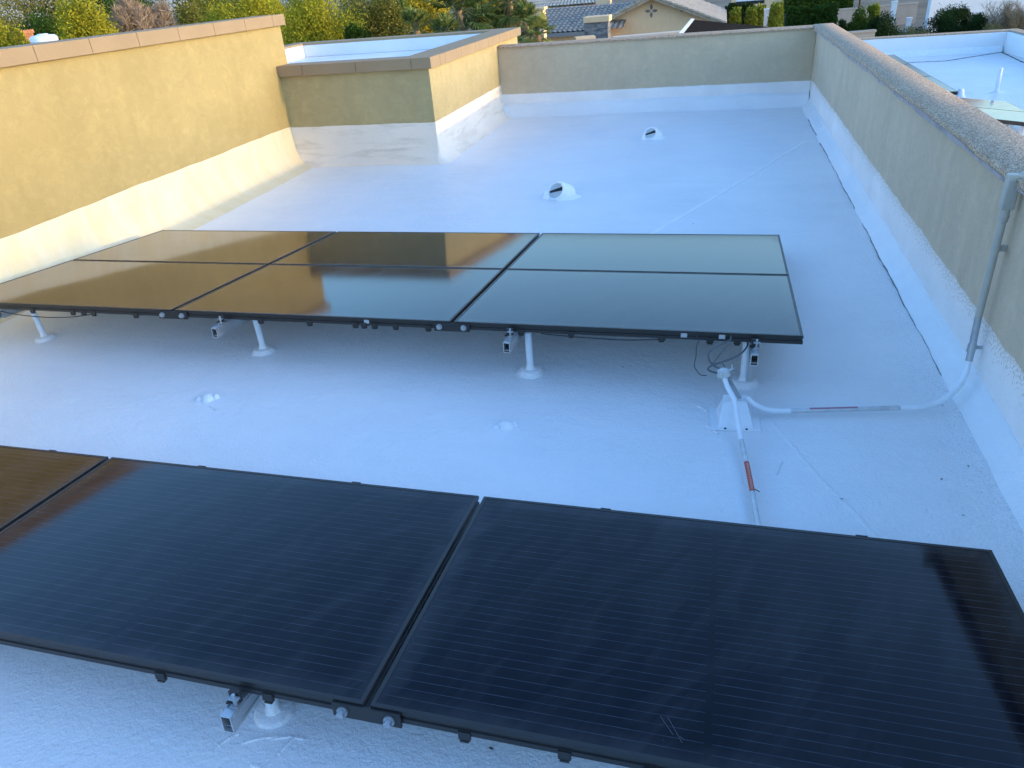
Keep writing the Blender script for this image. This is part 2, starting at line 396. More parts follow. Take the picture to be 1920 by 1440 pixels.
# far parapet
w = thing('parapet_wall', 'low tan stucco parapet across the far end of the white roof', 'parapet wall', (0, 0, 0))
MB().box(XB + .003, -.003, 0, .19, -4, HW - .002).build('wall', M_far, w)
rows = []
for i in range(81):
    x = XB + .01 + (-XB - .05) * i / 80; e = wob(x * 1.3, .006)
    rows.append([(x, -.025 + e, HW - .002), (x, -.03 + e, HW + .012), (x, -.012 + e, HW + .028), (x, .1, HW + .033), (x, .21, HW + .028), (x, .22, HW - .002)])
cp = MB().loft(rows, True); cp.f += [(0, 1, 2, 3, 4, 5)]
cp.build('coping', M_gran, w, smooth=50)
def sec(x):
    e = wob(x * 2, .012)
    return [(x, .005, .175 + e), (x, -.02, .17 + e), (x, -.06, .145 + e), (x, -.085, .03), (x, -.14 - e, -.015)]
MB().loft(cant(sec, XB + .005, -.012, 90)).build('cant_strip', coating('white cant coating far', .4), w, smooth=40)

# left wall, taller
HL = 1.516
w = thing('stucco_wall', 'tall sunlit tan stucco wall with jointed tan coping, left of the solar panels', 'wall', (XL, -6, 0))
YE = -2.64
MB().box(-.28, 0, -9, YE + 6, -4, HL).build('wall', M_left, w)
def copseg(mb, axis, a, b, pitch, first, lo, hi, z0, z1):
    cuts = [a]; c = first
    while c < b - .02:
        if c > a + .02: cuts.append(c)
        c += pitch
    cuts.append(b)
    for p, q in zip(cuts, cuts[1:]):
        q2 = q - .004 if q < b else q
        if axis == 'y': mb.box(lo, hi, p, q2, z0, z1)
        else: mb.box(p, q2, lo, hi, z0, z1)
    return mb
copseg(MB(), 'y', -9, YE + .05 + 6, .5575, -6.199 + 6 - .5575 * 4, -.33, .05, HL, HL + .113).build('coping', M_coping, w, bevel=.004)
def sec(y):
    e = wob(y, .008)
    return [(.0015, y + 6, .452 + e), (.004, y + 6, .448 + e), (.010 + e * .2, y + 6, .30), (.03 + e * .4, y + 6, .17), (.075 + e, y + 6, .075), (.15 + e, y + 6, .025), (.24 + e, y + 6, .006), (.32 + e, y + 6, -.02)]
MB().loft(cant(sec, -15, YB - .003, 110)).build('cant_strip', coating('deep cream coating', .5, tint=(.92, .76, .46)), w, smooth=60)  # deeper cream tint than the other coatings

# raised box
w = thing('raised_roof_block', 'low tan stucco block with tan coping and white recessed roof, far left corner', 'roof block', (XB, YB, 0))
ox, oy = XB, YB
def L(x0, x1, y0, y1, z0, z1, mb): return mb.box(x0 - ox, x1 - ox, y0 - oy, y1 - oy, z0, z1)
bx = MB()
L(-8.02, XB, YB, -2.60, -4, 1.0, bx)                 # front leg
L(-4.50, XB - .0005, -2.60, 1.2, -4, .9985, bx)      # right leg
L(-8.02, -4.50, .95, 1.2, -4, .9975, bx)
L(-8.02, -7.80, -2.60, .95, -4, .9965, bx)
bx.build('wall', M_box, w)
c = MB()
copseg(c, 'x', XL + .002 - ox, XB + .05 - ox, .66, XL + .32 - ox, -.05, .26, 1.0, 1.113)
c.box(-8.07 - ox, XL - .285 - ox, -.05, .26, 1.0, 1.113)
c.box(XL - .285 - ox, XL + .002 - ox, YE + .06 - oy, .26, 1.0, 1.113) if YE + .06 < YB + .26 else None
copseg(c, 'y', .264, 1.25 - oy, .6, .45, -4.50 - ox - .06, XB + .05 - ox, .999, 1.112)
c.box(-8.07 - ox, -4.565 - ox, .93 - oy, 1.25 - oy, .999, 1.110)
c.box(-8.07 - ox, -7.78 - ox, .264, .926 - oy, .999, 1.110)
c.build('coping', M_coping, w, bevel=.004)
d_ = MB(); L(-7.8, -4.5, -2.6, .95, .6, .9, d_)
L(-7.797, -4.503, .925, .947, .9, 1.08, d_); L(-7.797, -7.775, -2.597, .92, .9, 1.08, d_); L(-4.525, -4.503, -2.597, .92, .9, 1.08, d_); L(-7.77, -4.53, -2.597, -2.575, .9, 1.08, d_)
d_.build('recessed_roof', M_plain, w, bevel=.01)
rows = []
for i in range(60):
    x = XL + .005 + (XB - XL) * i / 59 - ox; e = wob(x * 3, .010)
    rows.append([(x, -.001, .438 + e * .4), (x, -.004, .434 + e * .4), (x, -.012, .28), (x, -.03, .14 + e), (x, -.06, .05), (x, -.12 + e, .012), (x, -.19 + e, -.02)])
for i in range(1, 8):          # round the corner
    a = i / 7 * math.pi / 2; x0 = XB - ox
    rows.append([(x0 + math.sin(a) * r, -math.cos(a) * r, z) for r, z in ((0.001, .438), (.004, .434), (.012, .28), (.03, .14), (.06, .05), (.12, .012), (.19, -.02))])
for i in range(1, 60):
    y = (0 - YB) * i / 59; x0 = XB - ox; e = wob(y * 3, .010)
    rows.append([(x0 + .001, y, .438 + e * .4), (x0 + .004, y, .434 + e * .4), (x0 + .012, y, .28), (x0 + .03, y, .14 + e), (x0 + .06, y, .05), (x0 + .12 + e, y, .012), (x0 + .19 + e, y, -.02)])
MB().loft(rows).build('cant_strip', M_coat, w, smooth=60)

# body of the house below the roof, and the roof beyond the left wall
hb_ = MB().box(-14, -6.34, -16, -2.66, -4, 1.1); tag(hb_.build('upper_roof', M_coat), 'white flat roof beyond the tall tan wall', 'roof', kind='structure')

# ================================================================== SOLAR ARRAYS
class Arr:
    def __init__(s, x, y, z, tilt, yaw):
        s.m = Matrix.Translation((x, y, z)) @ Matrix.Rotation(yaw, 4, 'Z') @ Matrix.Rotation(-tilt, 4, 'X')
    def mat(s, i, j): return s.m @ Matrix.Translation((-i * 1.67, j * .989, 0))
    def pt(s, x, y, z=0): return s.m @ Vector((x, y, z))
AR = Arr(-.758 , -7.860, .307, .088, -.0156)
AF = Arr(-.303, -9.965, .220, .0874, -.0146)
# one module, origin at its near right corner
def frame_mb():
    prof = [(0, 0), (-.0, -.013), (-.004, -.0145), (-.004, -.024), (0, -.0255), (0, -.040), (-.022, -.040), (-.022, -.037), (-.012, -.036), (-.012, 0)]
    mb = MB(); cs = [(0, 0, -1, 1), (0, PD, -1, -1), (-PW, PD, 1, -1), (-PW, 0, 1, 1)]   # corner and inward direction
    rows = []
    for (x, y, ix, iy) in cs + [cs[0]]:
        rows.append([(x + ix * (-p), y + iy * (-p), z) for p, z in prof])
    mb.loft(rows, True); return mb
proto = thing('solar_panel', '-', 'solar panel')
frame_mb().build('frame', M_black, proto)
MB().box(-PW + .0122, -.0122, .0122, PD - .0122, -.006, -.0012).build('glass', M_glass, proto)
MB().box(-PW + .0225, -.0225, .0225, PD - .0225, -.012, -.008).build('bounce_backsheet', simple('white backsheet', (.82, .80, .76), .6), proto)  # unseen underside, made white to bounce light onto the deck below
def clip_mb(x, far=False):
    mb = MB(); y = PD - .004 if far else -.006
    mb.box(x - .016, x + .016, y, y + .01, -.052, -.026); mb.box(x - .012, x + .012, y - .002, y + .014, -.058, -.052); return mb
def panel(ar, i, j, label, group, clips=(), stickers=(), far=()):
    r = proto.copy(); S.collection.objects.link(r); r.matrix_world = ar.mat(i, j); r['label'] = label; r['group'] = group
    for ch in proto.children:
        c = ch.copy(); S.collection.objects.link(c); c.parent = r
    for x in clips: clip_mb(-x).build('clip', M_black, r, bevel=.002)
    for x in far: MB().box(-x - .018, -x + .018, PD, PD + .005, -.03, .001).build('clip', M_black, r)
    for x in stickers: MB().box(-x - .017, -x + .011, -.0015, .0012, -.030, -.010).build('sticker', M_label, r)
    return r
GR, GF = 'solar panels of the rear array', 'solar panels of the front array'
panel(AR, 0, 0, 'blue-grey solar panel at the right end of the rear array, near row, cables hanging below', GR, (.28, .40, .62, 1.05, 1.3), (.345, .515))
panel(AR, 0, 1, 'solar panel at the far right corner of the rear array', GR)
panel(AR, 1, 0, 'middle near-row panel of the rear array, half brown half blue in its reflection', GR, (.12, .3, .42, .48, .53, .8, 1.1, 1.35), (.46,))
panel(AR, 1, 1, 'middle far-row panel of the rear array, reflecting a bright sunlit patch', GR)
panel(AR, 2, 0, 'brown reflecting panel at the near left of the rear array, above a round white post', GR, (.25, .55, .62, .7, 1.0, 1.35))
panel(AR, 2, 1, 'brown reflecting panel at the far left of the rear array', GR)
pf_ = panel(AF, 0, 0, 'large dark navy panel filling the lower right foreground, scratched near its near edge', GF, (.25, .62, .95, 1.15, 1.4), (), (.37, 1.2))
panel(AF, 1, 0, 'dark navy panel left of the long gap in the foreground row', GF, (.28, .62, 1.25), (), (.5, 1.2))
panel(AF, 2, 0, 'foreground panel at the left picture edge glowing brown with reflection', GF, (.3, .8), (), (.3,))
for o_ in list(proto.children): bpy.data.objects.remove(o_)
bpy.data.objects.remove(proto)

# pale scuffs near its edge
inv_ = AF.m.inverted(); M_scuff = simple('pale scuff', (.075, .08, .095), .7)
for (a_, b_) in (((1238, 1343), (1262, 1378)), ((1252, 1345), (1279, 1393)), ((1274, 1380), (1283, 1388))):
    q_ = []
    for px_, py_ in (a_, b_):
        lo_ = inv_ @ Vector(CAM); di_ = inv_.to_3x3() @ Vector(ray(px_, py_)); q_.append(lo_ + di_ * ((.0004 - lo_.z) / di_.z))
    MB().obox(q_[0], q_[1], .0016, .0004).build('scuff', M_scuff, pf_)
# coupling plates with two bolts
def bolt_mb(x, y, z, r=.011):
    mb = MB(); a = Vector((x, y, z))
    mb.tube([a, a + Vector((0, -.006, 0))], r * 1.35, 16); mb.tube([a + Vector((0, -.006, 0)), a + Vector((0, -.017, 0))], r, 6); return mb
def plate(ar, x, label):
    r = thing('coupling_plate', label, 'coupling plate', mat=ar.m @ Matrix.Translation((x, 0, 0)), group='black coupling plates on the array edges')
    MB().box(-.095, .095, -.009, -.0005, -.050, -.006).build('plate', M_black, r, bevel=.0015)
    for s in (-.065, .065): bolt_mb(s, -.009, -.027).build('bolt', M_galv, r, smooth=30)
plate(AR, -1.66, 'black two-bolt coupling plate at the middle joint of the rear array edge')
plate(AR, -3.33, 'black two-bolt coupling plate at the left joint of the rear array edge')
plate(AF, -1.66, 'black two-bolt coupling plate on the foreground array edge')

# rails: hollow aluminium channels under the modules
def rail(ar, x, y0, y1, label, drop=0.):
    r = thing('mounting_rail', label, 'mounting rail', mat=ar.m @ Matrix.Translation((x, y0, -.052 - drop)), group='aluminium rails under the arrays')
    L_ = y1 - y0; t = .003; W2 = .016; H = .056
    mb = MB()
    rows = []
    ring = [(-W2, 0), (W2, 0), (W2, -H), (-W2, -H)]; inn = [(-W2 + t, -t), (W2 - t, -t), (W2 - t, -H + t), (-W2 + t, -H + t)]
    for rg in (ring,):
        mb.loft([[(p[0], 0, p[1]) for p in rg], [(p[0], L_, p[1]) for p in rg]], True)
    n = len(mb.v); mb.v += [(p[0], 0, p[1]) for p in inn] + [(p[0], .25, p[1]) for p in inn]
    for k in range(4):
        k2 = (k + 1) % 4; mb.f.append((0 + k, 0 + k2, n + k2, n + k)); mb.f.append((n + k, n + k2, n + 4 + k2, n + 4 + k))
    mb.f.append(tuple(range(n + 4, n + 8)))
    mb.build('channel', M_alu, r, fix=False)
    MB().box(-W2 - .0025, W2 + .0025, .012, L_, -.012, -.008).box(-W2 - .0025, W2 + .0025, .012, L_, -.048, -.045).build('lip', M_alu, r)
    MB().box(-W2 + t, W2 - t, .035, .04, -H + t, -t).build('mouth_shade', M_dark, r)  # near-black plate, the shade inside the hollow mouth put into its colour
    return r
def clamp(ar, x, y, label, drop=0.):
    r = thing('rail_clamp', label, 'clamp', mat=ar.m @ Matrix.Translation((x, y, 0)), group='hooked clamps joining arrays to rails')
    MB().box(-.016, .016, -.012, -.001, -.045, -.010).box(-.024, .010, -.022, -.001, -.047, -.042).build('hook', M_black, r, bevel=.0015)
    m = MB(); m.tube([(0.006, -.02, -.008), (0.006, -.02, -.062 - drop)], .005, 10); m.box(-.008, .02, -.026, -.013, -.025, -.019); m.box(-.006, .02, -.03, -.008, -.048 - drop, -.042 - drop)
    m.build('stud', M_galv, r, smooth=40)
    MB().prism([(-.012, -.03, -.05 - drop), (.012, -.03, -.05 - drop), (.012, .01, -.05 - drop), (-.012, .01, -.05 - drop)], (0, 0, -.006)).build('foot', M_galv, r)
RX = [(-2.99, 'aluminium rail end poking out below the left joint of the rear array'), (-1.345, 'aluminium rail end hanging below the middle of the rear array edge'), (-.205, 'aluminium rail end with dark mouth beside the cables at the right of the rear array')]
for x, lb in RX: rail(AR, x, -.115, 2.02, lb)
rail(AF, -2.035, -.075, 1.0, 'aluminium rail end poking out below the foreground array')
rail(AR, -4.63, .02, 2.02, 'aluminium rail under the left end of the rear array')
for x, nm in ((-2.995, 'clamp on the rear array edge above the leftmost visible rail end'), (-1.35, 'clamp on the rear array edge above the middle rail end'), (-.205, 'clamp at the right end of the rear array edge beside the cables')):
    clamp(AR, x + .002, -.03, nm)
clamp(AF, -2.03, -.02, 'clamp above the rail end on the foreground array edge')

# posts
def post(x, y, ztop, label, lean=(0, 0), skirt=True):
    r = thing('support_post', label, 'support post', (x, y, 0), group='white standoff posts under the arrays')
    lx, ly = lean
    MB().tube([(0, 0, .0), (lx * .5, ly * .5, ztop * .5), (lx, ly, ztop - .02)], .0178, 20).build('pole', M_wpaint, r, smooth=40)
    MB().tube([(lx, ly, ztop - .034), (lx, ly, ztop)], .022, 16).tube([(lx - .03, ly, ztop - .017), (lx + .03, ly, ztop - .017)], .006, 8).build('collar', M_galv, r, smooth=40)
    MB().lathe([(.085, -.010), (.068, .001), (.062, .004), (.055, .018), (.050, .021), (.026, .022), (.020, .032), (.0178, .045)], seg=40, wob=.06).build('base_flange', M_deck, r, smooth=45)
    return r
post(-5.273, -7.646, .262, 'white post under the left end of the rear array', (-.01, .0))
post(-3.669, -7.670, .262, 'white post beside the leftmost rail end of the rear array')
post(-2.047, -7.757, .262, 'white post with ringed foam base below the middle of the rear array')
post(-2.321, -9.868, .145, 'post below the foreground array with a sprayed foam disc at its foot')
r = post(-.99, -7.76, .262, 'white post behind the cables at the right end of the rear array', (.0, 0))
MB().box(.014, .034, -.026, -.022, .02, .20).build('tape_strip', M_label, r)
for k, x in enumerate((-5.25, -3.65, -2.03, -.97)):
    post(x, -6.15, .10, ('white post hidden under the far left of the rear array', 'white post under the far edge of the rear array, second from the left wall', 'white post under the far edge of the rear array, behind the middle rail', 'white post under the far right corner of the rear array')[k])

# foam swirls of extra coating beside the front post
for k, (px, py) in enumerate(((480, 1405), (540, 1380), (560, 1400), (640, 1385))):
    pass
# ------------------------------------------------------------------ conduits and cables by the rear array
def sheet(mb, poly, th): return mb.prism(poly, th)
r = thing('conduit_support', 'white sheet-metal mounting foot with two screws under the conduits', 'mounting foot', (-1.035, -8.10, 0), R_(3))
MB().box(-.105, .105, -.10, .09, .0, .006).build('base_plate', M_wpaint, r, bevel=.002)
p = MB(); b0 = [(-.075, -.085, .006), (.075, -.085, .006), (.075, .075, .006), (-.075, .075, .006)]; t0 = [(-.052, .02, .075), (.05, .02, .075), (.05, .06, .075), (-.052, .06, .075)]
p.loft([b0, t0], True); p.f.append((4, 5, 6, 7)); p.build('hood', M_wpaint, r, bevel=.003)
MB().box(-.052, .05, .045, .052, .075, .098).box(.012, .03, .040, .046, .078, .09).build('clip_bar', M_wpaint, r)
MB().lathe([(.005, .006), (.005, .009)], (-.045, -.091, 0), 10).build('screw', M_dark, r); MB().lathe([(.005, .006), (.005, .009)], (.045, -.091, 0), 10).build('screw', M_dark, r)
# a strut carrying the cable end
t_top = onz(1357, 702, .185); tx, ty, tz = t_top
o = thing('cable_strut', 'grey dark-edged strut from the cable end down to the white mounting foot', 'strut', (tx, ty, 0))
MB().obox((.018, -.005, tz - .01), (.075, -.035, .085), .006, .018).build('bar', M_galv, o)
def rel(pts, o): return [Vector(q) - Vector(o) for q in pts]
# conduit towards the front array
e0 = (tx, ty, 0)
cA = [(tx, ty, tz), (tx + .02, ty - .035, tz - .045), (-1.040, -8.12, .105), (-1.030, -8.19, .072), (-1.012, -8.33, .040), (-.985, -8.58, .030), (-.966, -8.826, .028)]
o = thing('conduit', 'straight grey conduit with red warning label running to the foreground panels', 'conduit', e0)
PA = spline(rel(cA, e0), 8)
MB().tube(PA[:33], .0112, 16).build('painted_bend', M_wpaint, o, smooth=40)
PB = PA[32:] + [Vector((-.935, -9.2, .028)) - Vector(e0), Vector((-.89, -9.75, .028)) - Vector(e0)]
MB().tube(PB, .0106, 16).build('pipe', M_lgalv, o, smooth=40)
# red warning label wrapped on the pipe with its lettering
ct = [onz(1392, 868, .032), onz(1407, 922, .032)]
da = (ct[1] - ct[0]); dn = da.normalized(); side = Vector((-dn.y, dn.x, 0))
cen = (ct[0] + ct[1]) / 2; cpos = Vector(cen)
# nearest pipe point
best = min(((Vector(e0) + q) for q in PB), key=lambda q: (q - cen).length)
k_ = [Vector(e0) + q for q in PB]
def onpipe(y):
    for a, b in zip(k_, k_[1:]):
        if min(a.y, b.y) <= y <= max(a.y, b.y): return a.lerp(b, (y - a.y) / (b.y - a.y))
    return k_[-1]
pa, pb = onpipe(ct[0].y), onpipe(ct[1].y)
axis = (pb - pa).normalized(); sd_ = axis.cross(Vector((0, 0, 1))).normalized(); upv = sd_.cross(axis)
rows = []
for k in range(9):
    q = pa.lerp(pb, k / 8)
    rows.append([q - Vector(e0) + (sd_ * math.sin(a) + upv * math.cos(a)) * .0113 for a in [R_(-62 + 124 * m / 10) for m in range(11)]])
st = MB().loft(rows).build('warning_label', M_red, o, smooth=60)
fc = bpy.data.curves.new('lettering', 'FONT'); fc.body = 'WARNING: PHOTOVOLTAIC POWER SOURCE'; fc.size = .010; fc.align_x = 'CENTER'; fc.align_y = 'CENTER'
fo = bpy.data.objects.new('lettering', fc); S.collection.objects.link(fo)
dg = bpy.context.evaluated_depsgraph_get(); tm = bpy.data.meshes.new_from_object(fo.evaluated_get(dg)); bpy.data.objects.remove(fo)
xs = [v.co.x for v in tm.vertices]; sc_ = (pb - pa).length * .9 / (max(xs) - min(xs))
for v in tm.vertices:
    a = -v.co.y * .0115 * 100 * .9 / 1.0
    ang = v.co.y / .0113
    q = (pa + pb) / 2 + axis * (v.co.x * sc_) + (-sd_ * math.sin(ang) + upv * math.cos(ang)) * .0117
    v.co = q - Vector(e0)
tm.materials.clear(); tm.materials.append(simple('label lettering', (.75, .62, .55), .5))
lo = bpy.data.objects.new('lettering', tm); S.collection.objects.link(lo); lo.parent = st
MB().obox(pb - Vector(e0) + Vector((.008, .004, .014)), pb - Vector(e0) + Vector((.024, -.012, .016)), .003, .002).build('label_tail', M_dark, o)
# conduit across to the wall
cB = [(-.988, -8.05, .088), (-.955, -8.062, .062), (-.91, -8.066, .042), (-.86, -8.062, .034), (-.80, -8.052, .032)]
o = thing('conduit', 'white conduit with faded label crossing the roof to the parapet', 'conduit', (-.9, -8.06, 0)); e1 = (-.9, -8.06, 0)
MB().tube(spline(rel(cB, e1), 8), .0125, 16).build('elbow', M_wpaint, o, smooth=40)
MB().tube(rel([(-.80, -8.052, .032), (-.345, -7.972, .032)], e1), .0112, 16).build('pipe', M_lgalv, o, smooth=40)
cC = [(-.345, -7.972, .032), (-.25, -7.955, .034), (-.16, -7.905, .046), (-.095, -7.84, .076), (-.062, -7.79, .115), (-.05, -7.757, .16)]
MB().tube(spline(rel(cC, e1), 8), .0125, 16).build('elbow', M_wpaint, o, smooth=40)
rows = []
for k in range(7):
    q = Vector((-.72, -8.038, .032)).lerp(Vector((-.52, -8.003, .032)), k / 6) - Vector(e1)
    ax = Vector((.985, .17, 0)); s2 = Vector((-.17, .985, 0))
    rows.append([q + (s2 * math.sin(a) + Vector((0, 0, 1)) * math.cos(a)) * .0113 for a in [R_(-38 + 70 * m / 6) for m in range(7)]])
MB().loft(rows).build('faded_label', M_faded, o, smooth=60)
# wall conduit
o = thing('conduit', 'grey upright conduit with an angled fitting climbing the right parapet', 'conduit', (-.045, -7.73, 0))
px_ = 0
MB().tube([(-.004, -.024, .165), (0, -.012, .22), (px_, 0, .30), (px_, 0.004, .36)], .0145, 16).build('painted_pipe', M_galv, o, smooth=40)
MB().tube([(px_, 0.004, .36), (px_, 0.005, .80)], .0145, 16).build('pipe', M_gpaint, o, smooth=40)
MB().tube([(-.003, -.014, .205), (0, -.008, .24)], .0175, 16).tube([(0, -.008, .222), (.04, -.002, .222)], .008, 10).build('strap', M_galv, o, smooth=40)
MB().tube([(0, .004, .66), (0, .004, .675)], .0165, 16).box(-.004, .045, .015, .028, .655, .68).build('strap', M_gpaint, o, smooth=40)
MB().tube([(0, .005, .785), (0, .005, .84)], .018, 18).tube([(0, .005, .80), (0, .005, .808)], .020, 18).build('collar', M_gpaint, o, smooth=40)
f = MB()
f.loft([[(-.022 + dx, .005 + dy, z) for dx, dy in ((0, -.019), (.046, -.019), (.05, 0), (.046, .019), (0, .019), (-.003, 0))] for z in (.835, .90, .975)], True)
f.f += [(0, 1, 2, 3, 4, 5), tuple(range(12, 18))]
f.tube([(.02, .005, .962), (.10, .005, .990), (.26, .005, 1.0)], .0165, 16)
f.build('elbow_fitting', M_gpaint, o, smooth=35, bevel=.004)
MB().tube([(.075, .005, .982), (.09, .005, .988)], .021, 16).build('ring', M_gpaint, o, smooth=40)
# sealing putty at the cable end
o = thing('cable_seal', 'lumpy grey sealant plug where the cables enter the conduit', 'sealant', (tx, ty, tz))
MB().lathe([(.012, -.02), (.022, -.012), (.026, .0), (.020, .012), (.024, .02), (.010, .030)], seg=14, wob=.35).build('plug', M_rubber, o, smooth=50)
MB().tube([(.018, .0, .015), (.034, .006, .034), (.03, .01, .046)], .004, 8).tube([(.02, 0, .02), (.042, .004, .03)], .004, 8).build('clip', M_galv, o, smooth=40)
T = Vector((tx, ty, tz + .02))
def cable(label, pts, rad, mat, grp='cables hanging from the rear array'):
    o = thing('cable', label, 'cable', T, group=grp)
    MB().tube(spline([Vector(p) - T for p in pts], 10), rad, 8).build('jacket', mat, o, smooth=60); return o
def near(px, py, y):
    v = ray(px, py); return Vector(CAM + v * (y - CAM[1]) / v[1])
cable('thick grey cable bowing left below the rear array before reaching the seal', [near(1382, 632, -7.82), near(1352, 645, -7.92), near(1332, 658, -7.98), near(1328, 670, -8.0), near(1336, 684, -8.0), T], .0042, M_cable)
cable('thick grey cable drooping from the right post and looping round under the seal', [near(1402, 640, -7.80), near(1400, 651, -7.86), near(1385, 666, -7.93), near(1360, 677, -7.98), near(1337, 684, -8.0), near(1327, 692, -8.01), near(1335, 697, -8.01), near(1350, 701, -8.0)], .0042, M_cable)
cable('thin cable dropping straight from a white tag to the loop', [near(1371, 630, -7.88), near(1366, 645, -7.92), near(1350, 664, -7.96), near(1335, 684, -7.99)], .0024, M_cable)
cable('small bent wire arching over the cable seal', [near(1336, 684, -7.99), near(1345, 681, -7.99), near(1353, 680, -7.99), near(1358, 686, -7.99), near(1362, 692, -7.99)], .002, M_cable)
cable('thin loose wire hanging alone left of the cable loop', [near(1305, 628, -7.88), near(1310, 637, -7.9), near(1306, 650, -7.93), near(1305, 668, -7.97), near(1302, 686, -8.0), near(1309, 698, -8.04), near(1314, 703, -8.06), near(1325, 704, -8.06)], .0018, M_cableb)
cable('thin black cable sagging along the near edge at the left end of the array', [AR.pt(-4.62, .0, -.05), AR.pt(-4.45, -.004, -.07), AR.pt(-4.25, -.005, -.078), AR.pt(-4.05, -.004, -.068), AR.pt(-3.9, 0, -.045)], .003, M_cableb)
cable('thin black cable sagging along the near edge right of the middle joint', [AR.pt(-1.2, .0, -.044), AR.pt(-1.0, -.004, -.052), AR.pt(-.8, -.005, -.055), AR.pt(-.6, 0, -.045)], .003, M_cableb)

# ------------------------------------------------------------------ vents, blobs, leaf scraps
M_foam = simple('fresh white foam', (.90, .92, .93), .4, var=.03, vs=20, bump=.004, bs=60)
def vent(x, y, s, rz, label):
    r = thing('roof_vent', label, 'roof vent', (x, y, 0), rz, 'foam-coated vent stubs')
    # pipe stub lying back in foam; its round mouth looks up and towards local -Y, a dark flap across it
    C0 = Vector((0, 0, .055 * s)); ax = Vector((0, -.80, .60)); sx = Vector((1, 0, 0)); up = sx.cross(ax) * -1
    if up.z < 0: up = -up
    def ring(t, rr):
        return [C0 + ax * t + sx * (math.cos(a) * rr) + up * (math.sin(a) * rr) for a in [2 * math.pi * m / 28 for m in range(28)]]
    ho = MB().loft([ring(-.03 * s, .088 * s), ring(.05 * s, .088 * s), ring(.055 * s, .104 * s), ring(.035 * s, .118 * s), ring(-.03 * s, .132 * s), ring(-.12 * s, .15 * s)], True)
    ho.build('hood', M_foam, r, smooth=60)
    n = MB(); q = ring(-.029 * s, .0885 * s); n.v = [tuple(v) for v in q]; n.f = [tuple(range(28))]; n.build('throat', M_foam, r)
    A = C0 + ax * .042 * s
    MB().prism([A + sx * (-.082 * s) + up * (-.012 * s), A + sx * (.062 * s) + up * (.060 * s), A + sx * (.084 * s) + up * (.020 * s), A + sx * (-.07 * s) + up * (-.030 * s)], ax * -.004).build('flap', M_dark, r)
    MB().lathe([(.19 * s, -.012), (.17 * s, .0), (.13 * s, .008 * s), (.08 * s, .03 * s), (.03 * s, .04 * s)], (.05 * s, .07 * s, 0), 44, .16).build('foam_skirt', M_foam, r, smooth=60)
    MB().lathe([(.045 * s, -.005), (.03 * s, .03 * s), (.012 * s, .075 * s), (.003 * s, .09 * s)], (-.085 * s, -.10 * s, 0), 14, .2).build('foam_lump', M_foam, r, smooth=60)
vent(-2.545, -4.43, .84, R_(-28), 'nearer white foam-coated vent hood with a dark flap on the open roof')
vent(-1.915, -1.87, .74, R_(-20), 'farther white foam-coated vent hood close to the far parapet')
for (x, y, s, lb) in ((-3.671, -8.222, .75, 'small rough white foam lump on the roof in front of the left posts'), (-2.044, -8.29, .75, 'small round white foam plug on the roof in front of the middle post')):
    r = thing('foam_lump', lb, 'foam lump', (x, y, 0), group='foam lumps on the open roof')
    m = MB().lathe([(.055 * s, -.008), (.045 * s, .008), (.03 * s, .02), (.012 * s, .026)], seg=20, wob=.28); m.lathe([(.022, -.004), (.014, .012), (.004, .018)], (.05 * s, .02, 0), 12, .3); m.lathe([(.02, -.004), (.012, .010), (.004, .014)], (-.055 * s, -.015, 0), 12, .3)
    m.build('lump', M_wpaint, r, smooth=60)
M_scrap = simple('dry leaf scrap', (.05, .045, .04), .9)
sc0 = None
for k, (px, py) in enumerate(((918, 627), (1168, 688), (1578, 936), (1766, 899), (1806, 966), (1767, 760), (1815, 874), (921, 1404), (637, 1418), (1420, 330), (1300, 420))):
    q = onz(px, py, .006)
    if sc0 is None:
        sc0 = MB().add([(-.012, -.003, .001), (0, -.006, .004), (.013, 0, .001), (0, .005, .005)], [(0, 1, 2), (0, 2, 3)]).build('leaf_scrap', M_scrap, fix=False); s1 = sc0
    else:
        s1 = sc0.copy(); S.collection.objects.link(s1)
    tag(s1, 'tiny dark dry leaf scrap lying on the white roof', 'leaf scrap', 'leaf scraps scattered on the white roof')
    s1.location = q; s1.rotation_euler = (0, 0, k * 1.3); s1.scale = (.45 + .08 * (k % 4),) * 3
# dome vent beyond the left wall
q = at(82, 72, 9.6)
r = thing('dome_vent', 'white round roof vent cap peeping over the tall tan wall', 'roof vent', (q.x, q.y, 1.1))
h_ = q.z - 1.1
MB().lathe([(.10, 0), (.10, h_ - .02)], seg=24).build('pipe', M_wpaint, r, smooth=40)
MB().lathe([(.15, h_ - .05), (.165, h_ - .03), (.165, h_ + .01), (.14, h_ + .035), (.07, h_ + .045), (.06, h_ + .055)], seg=32).build('cap', M_wpaint, r, smooth=35)

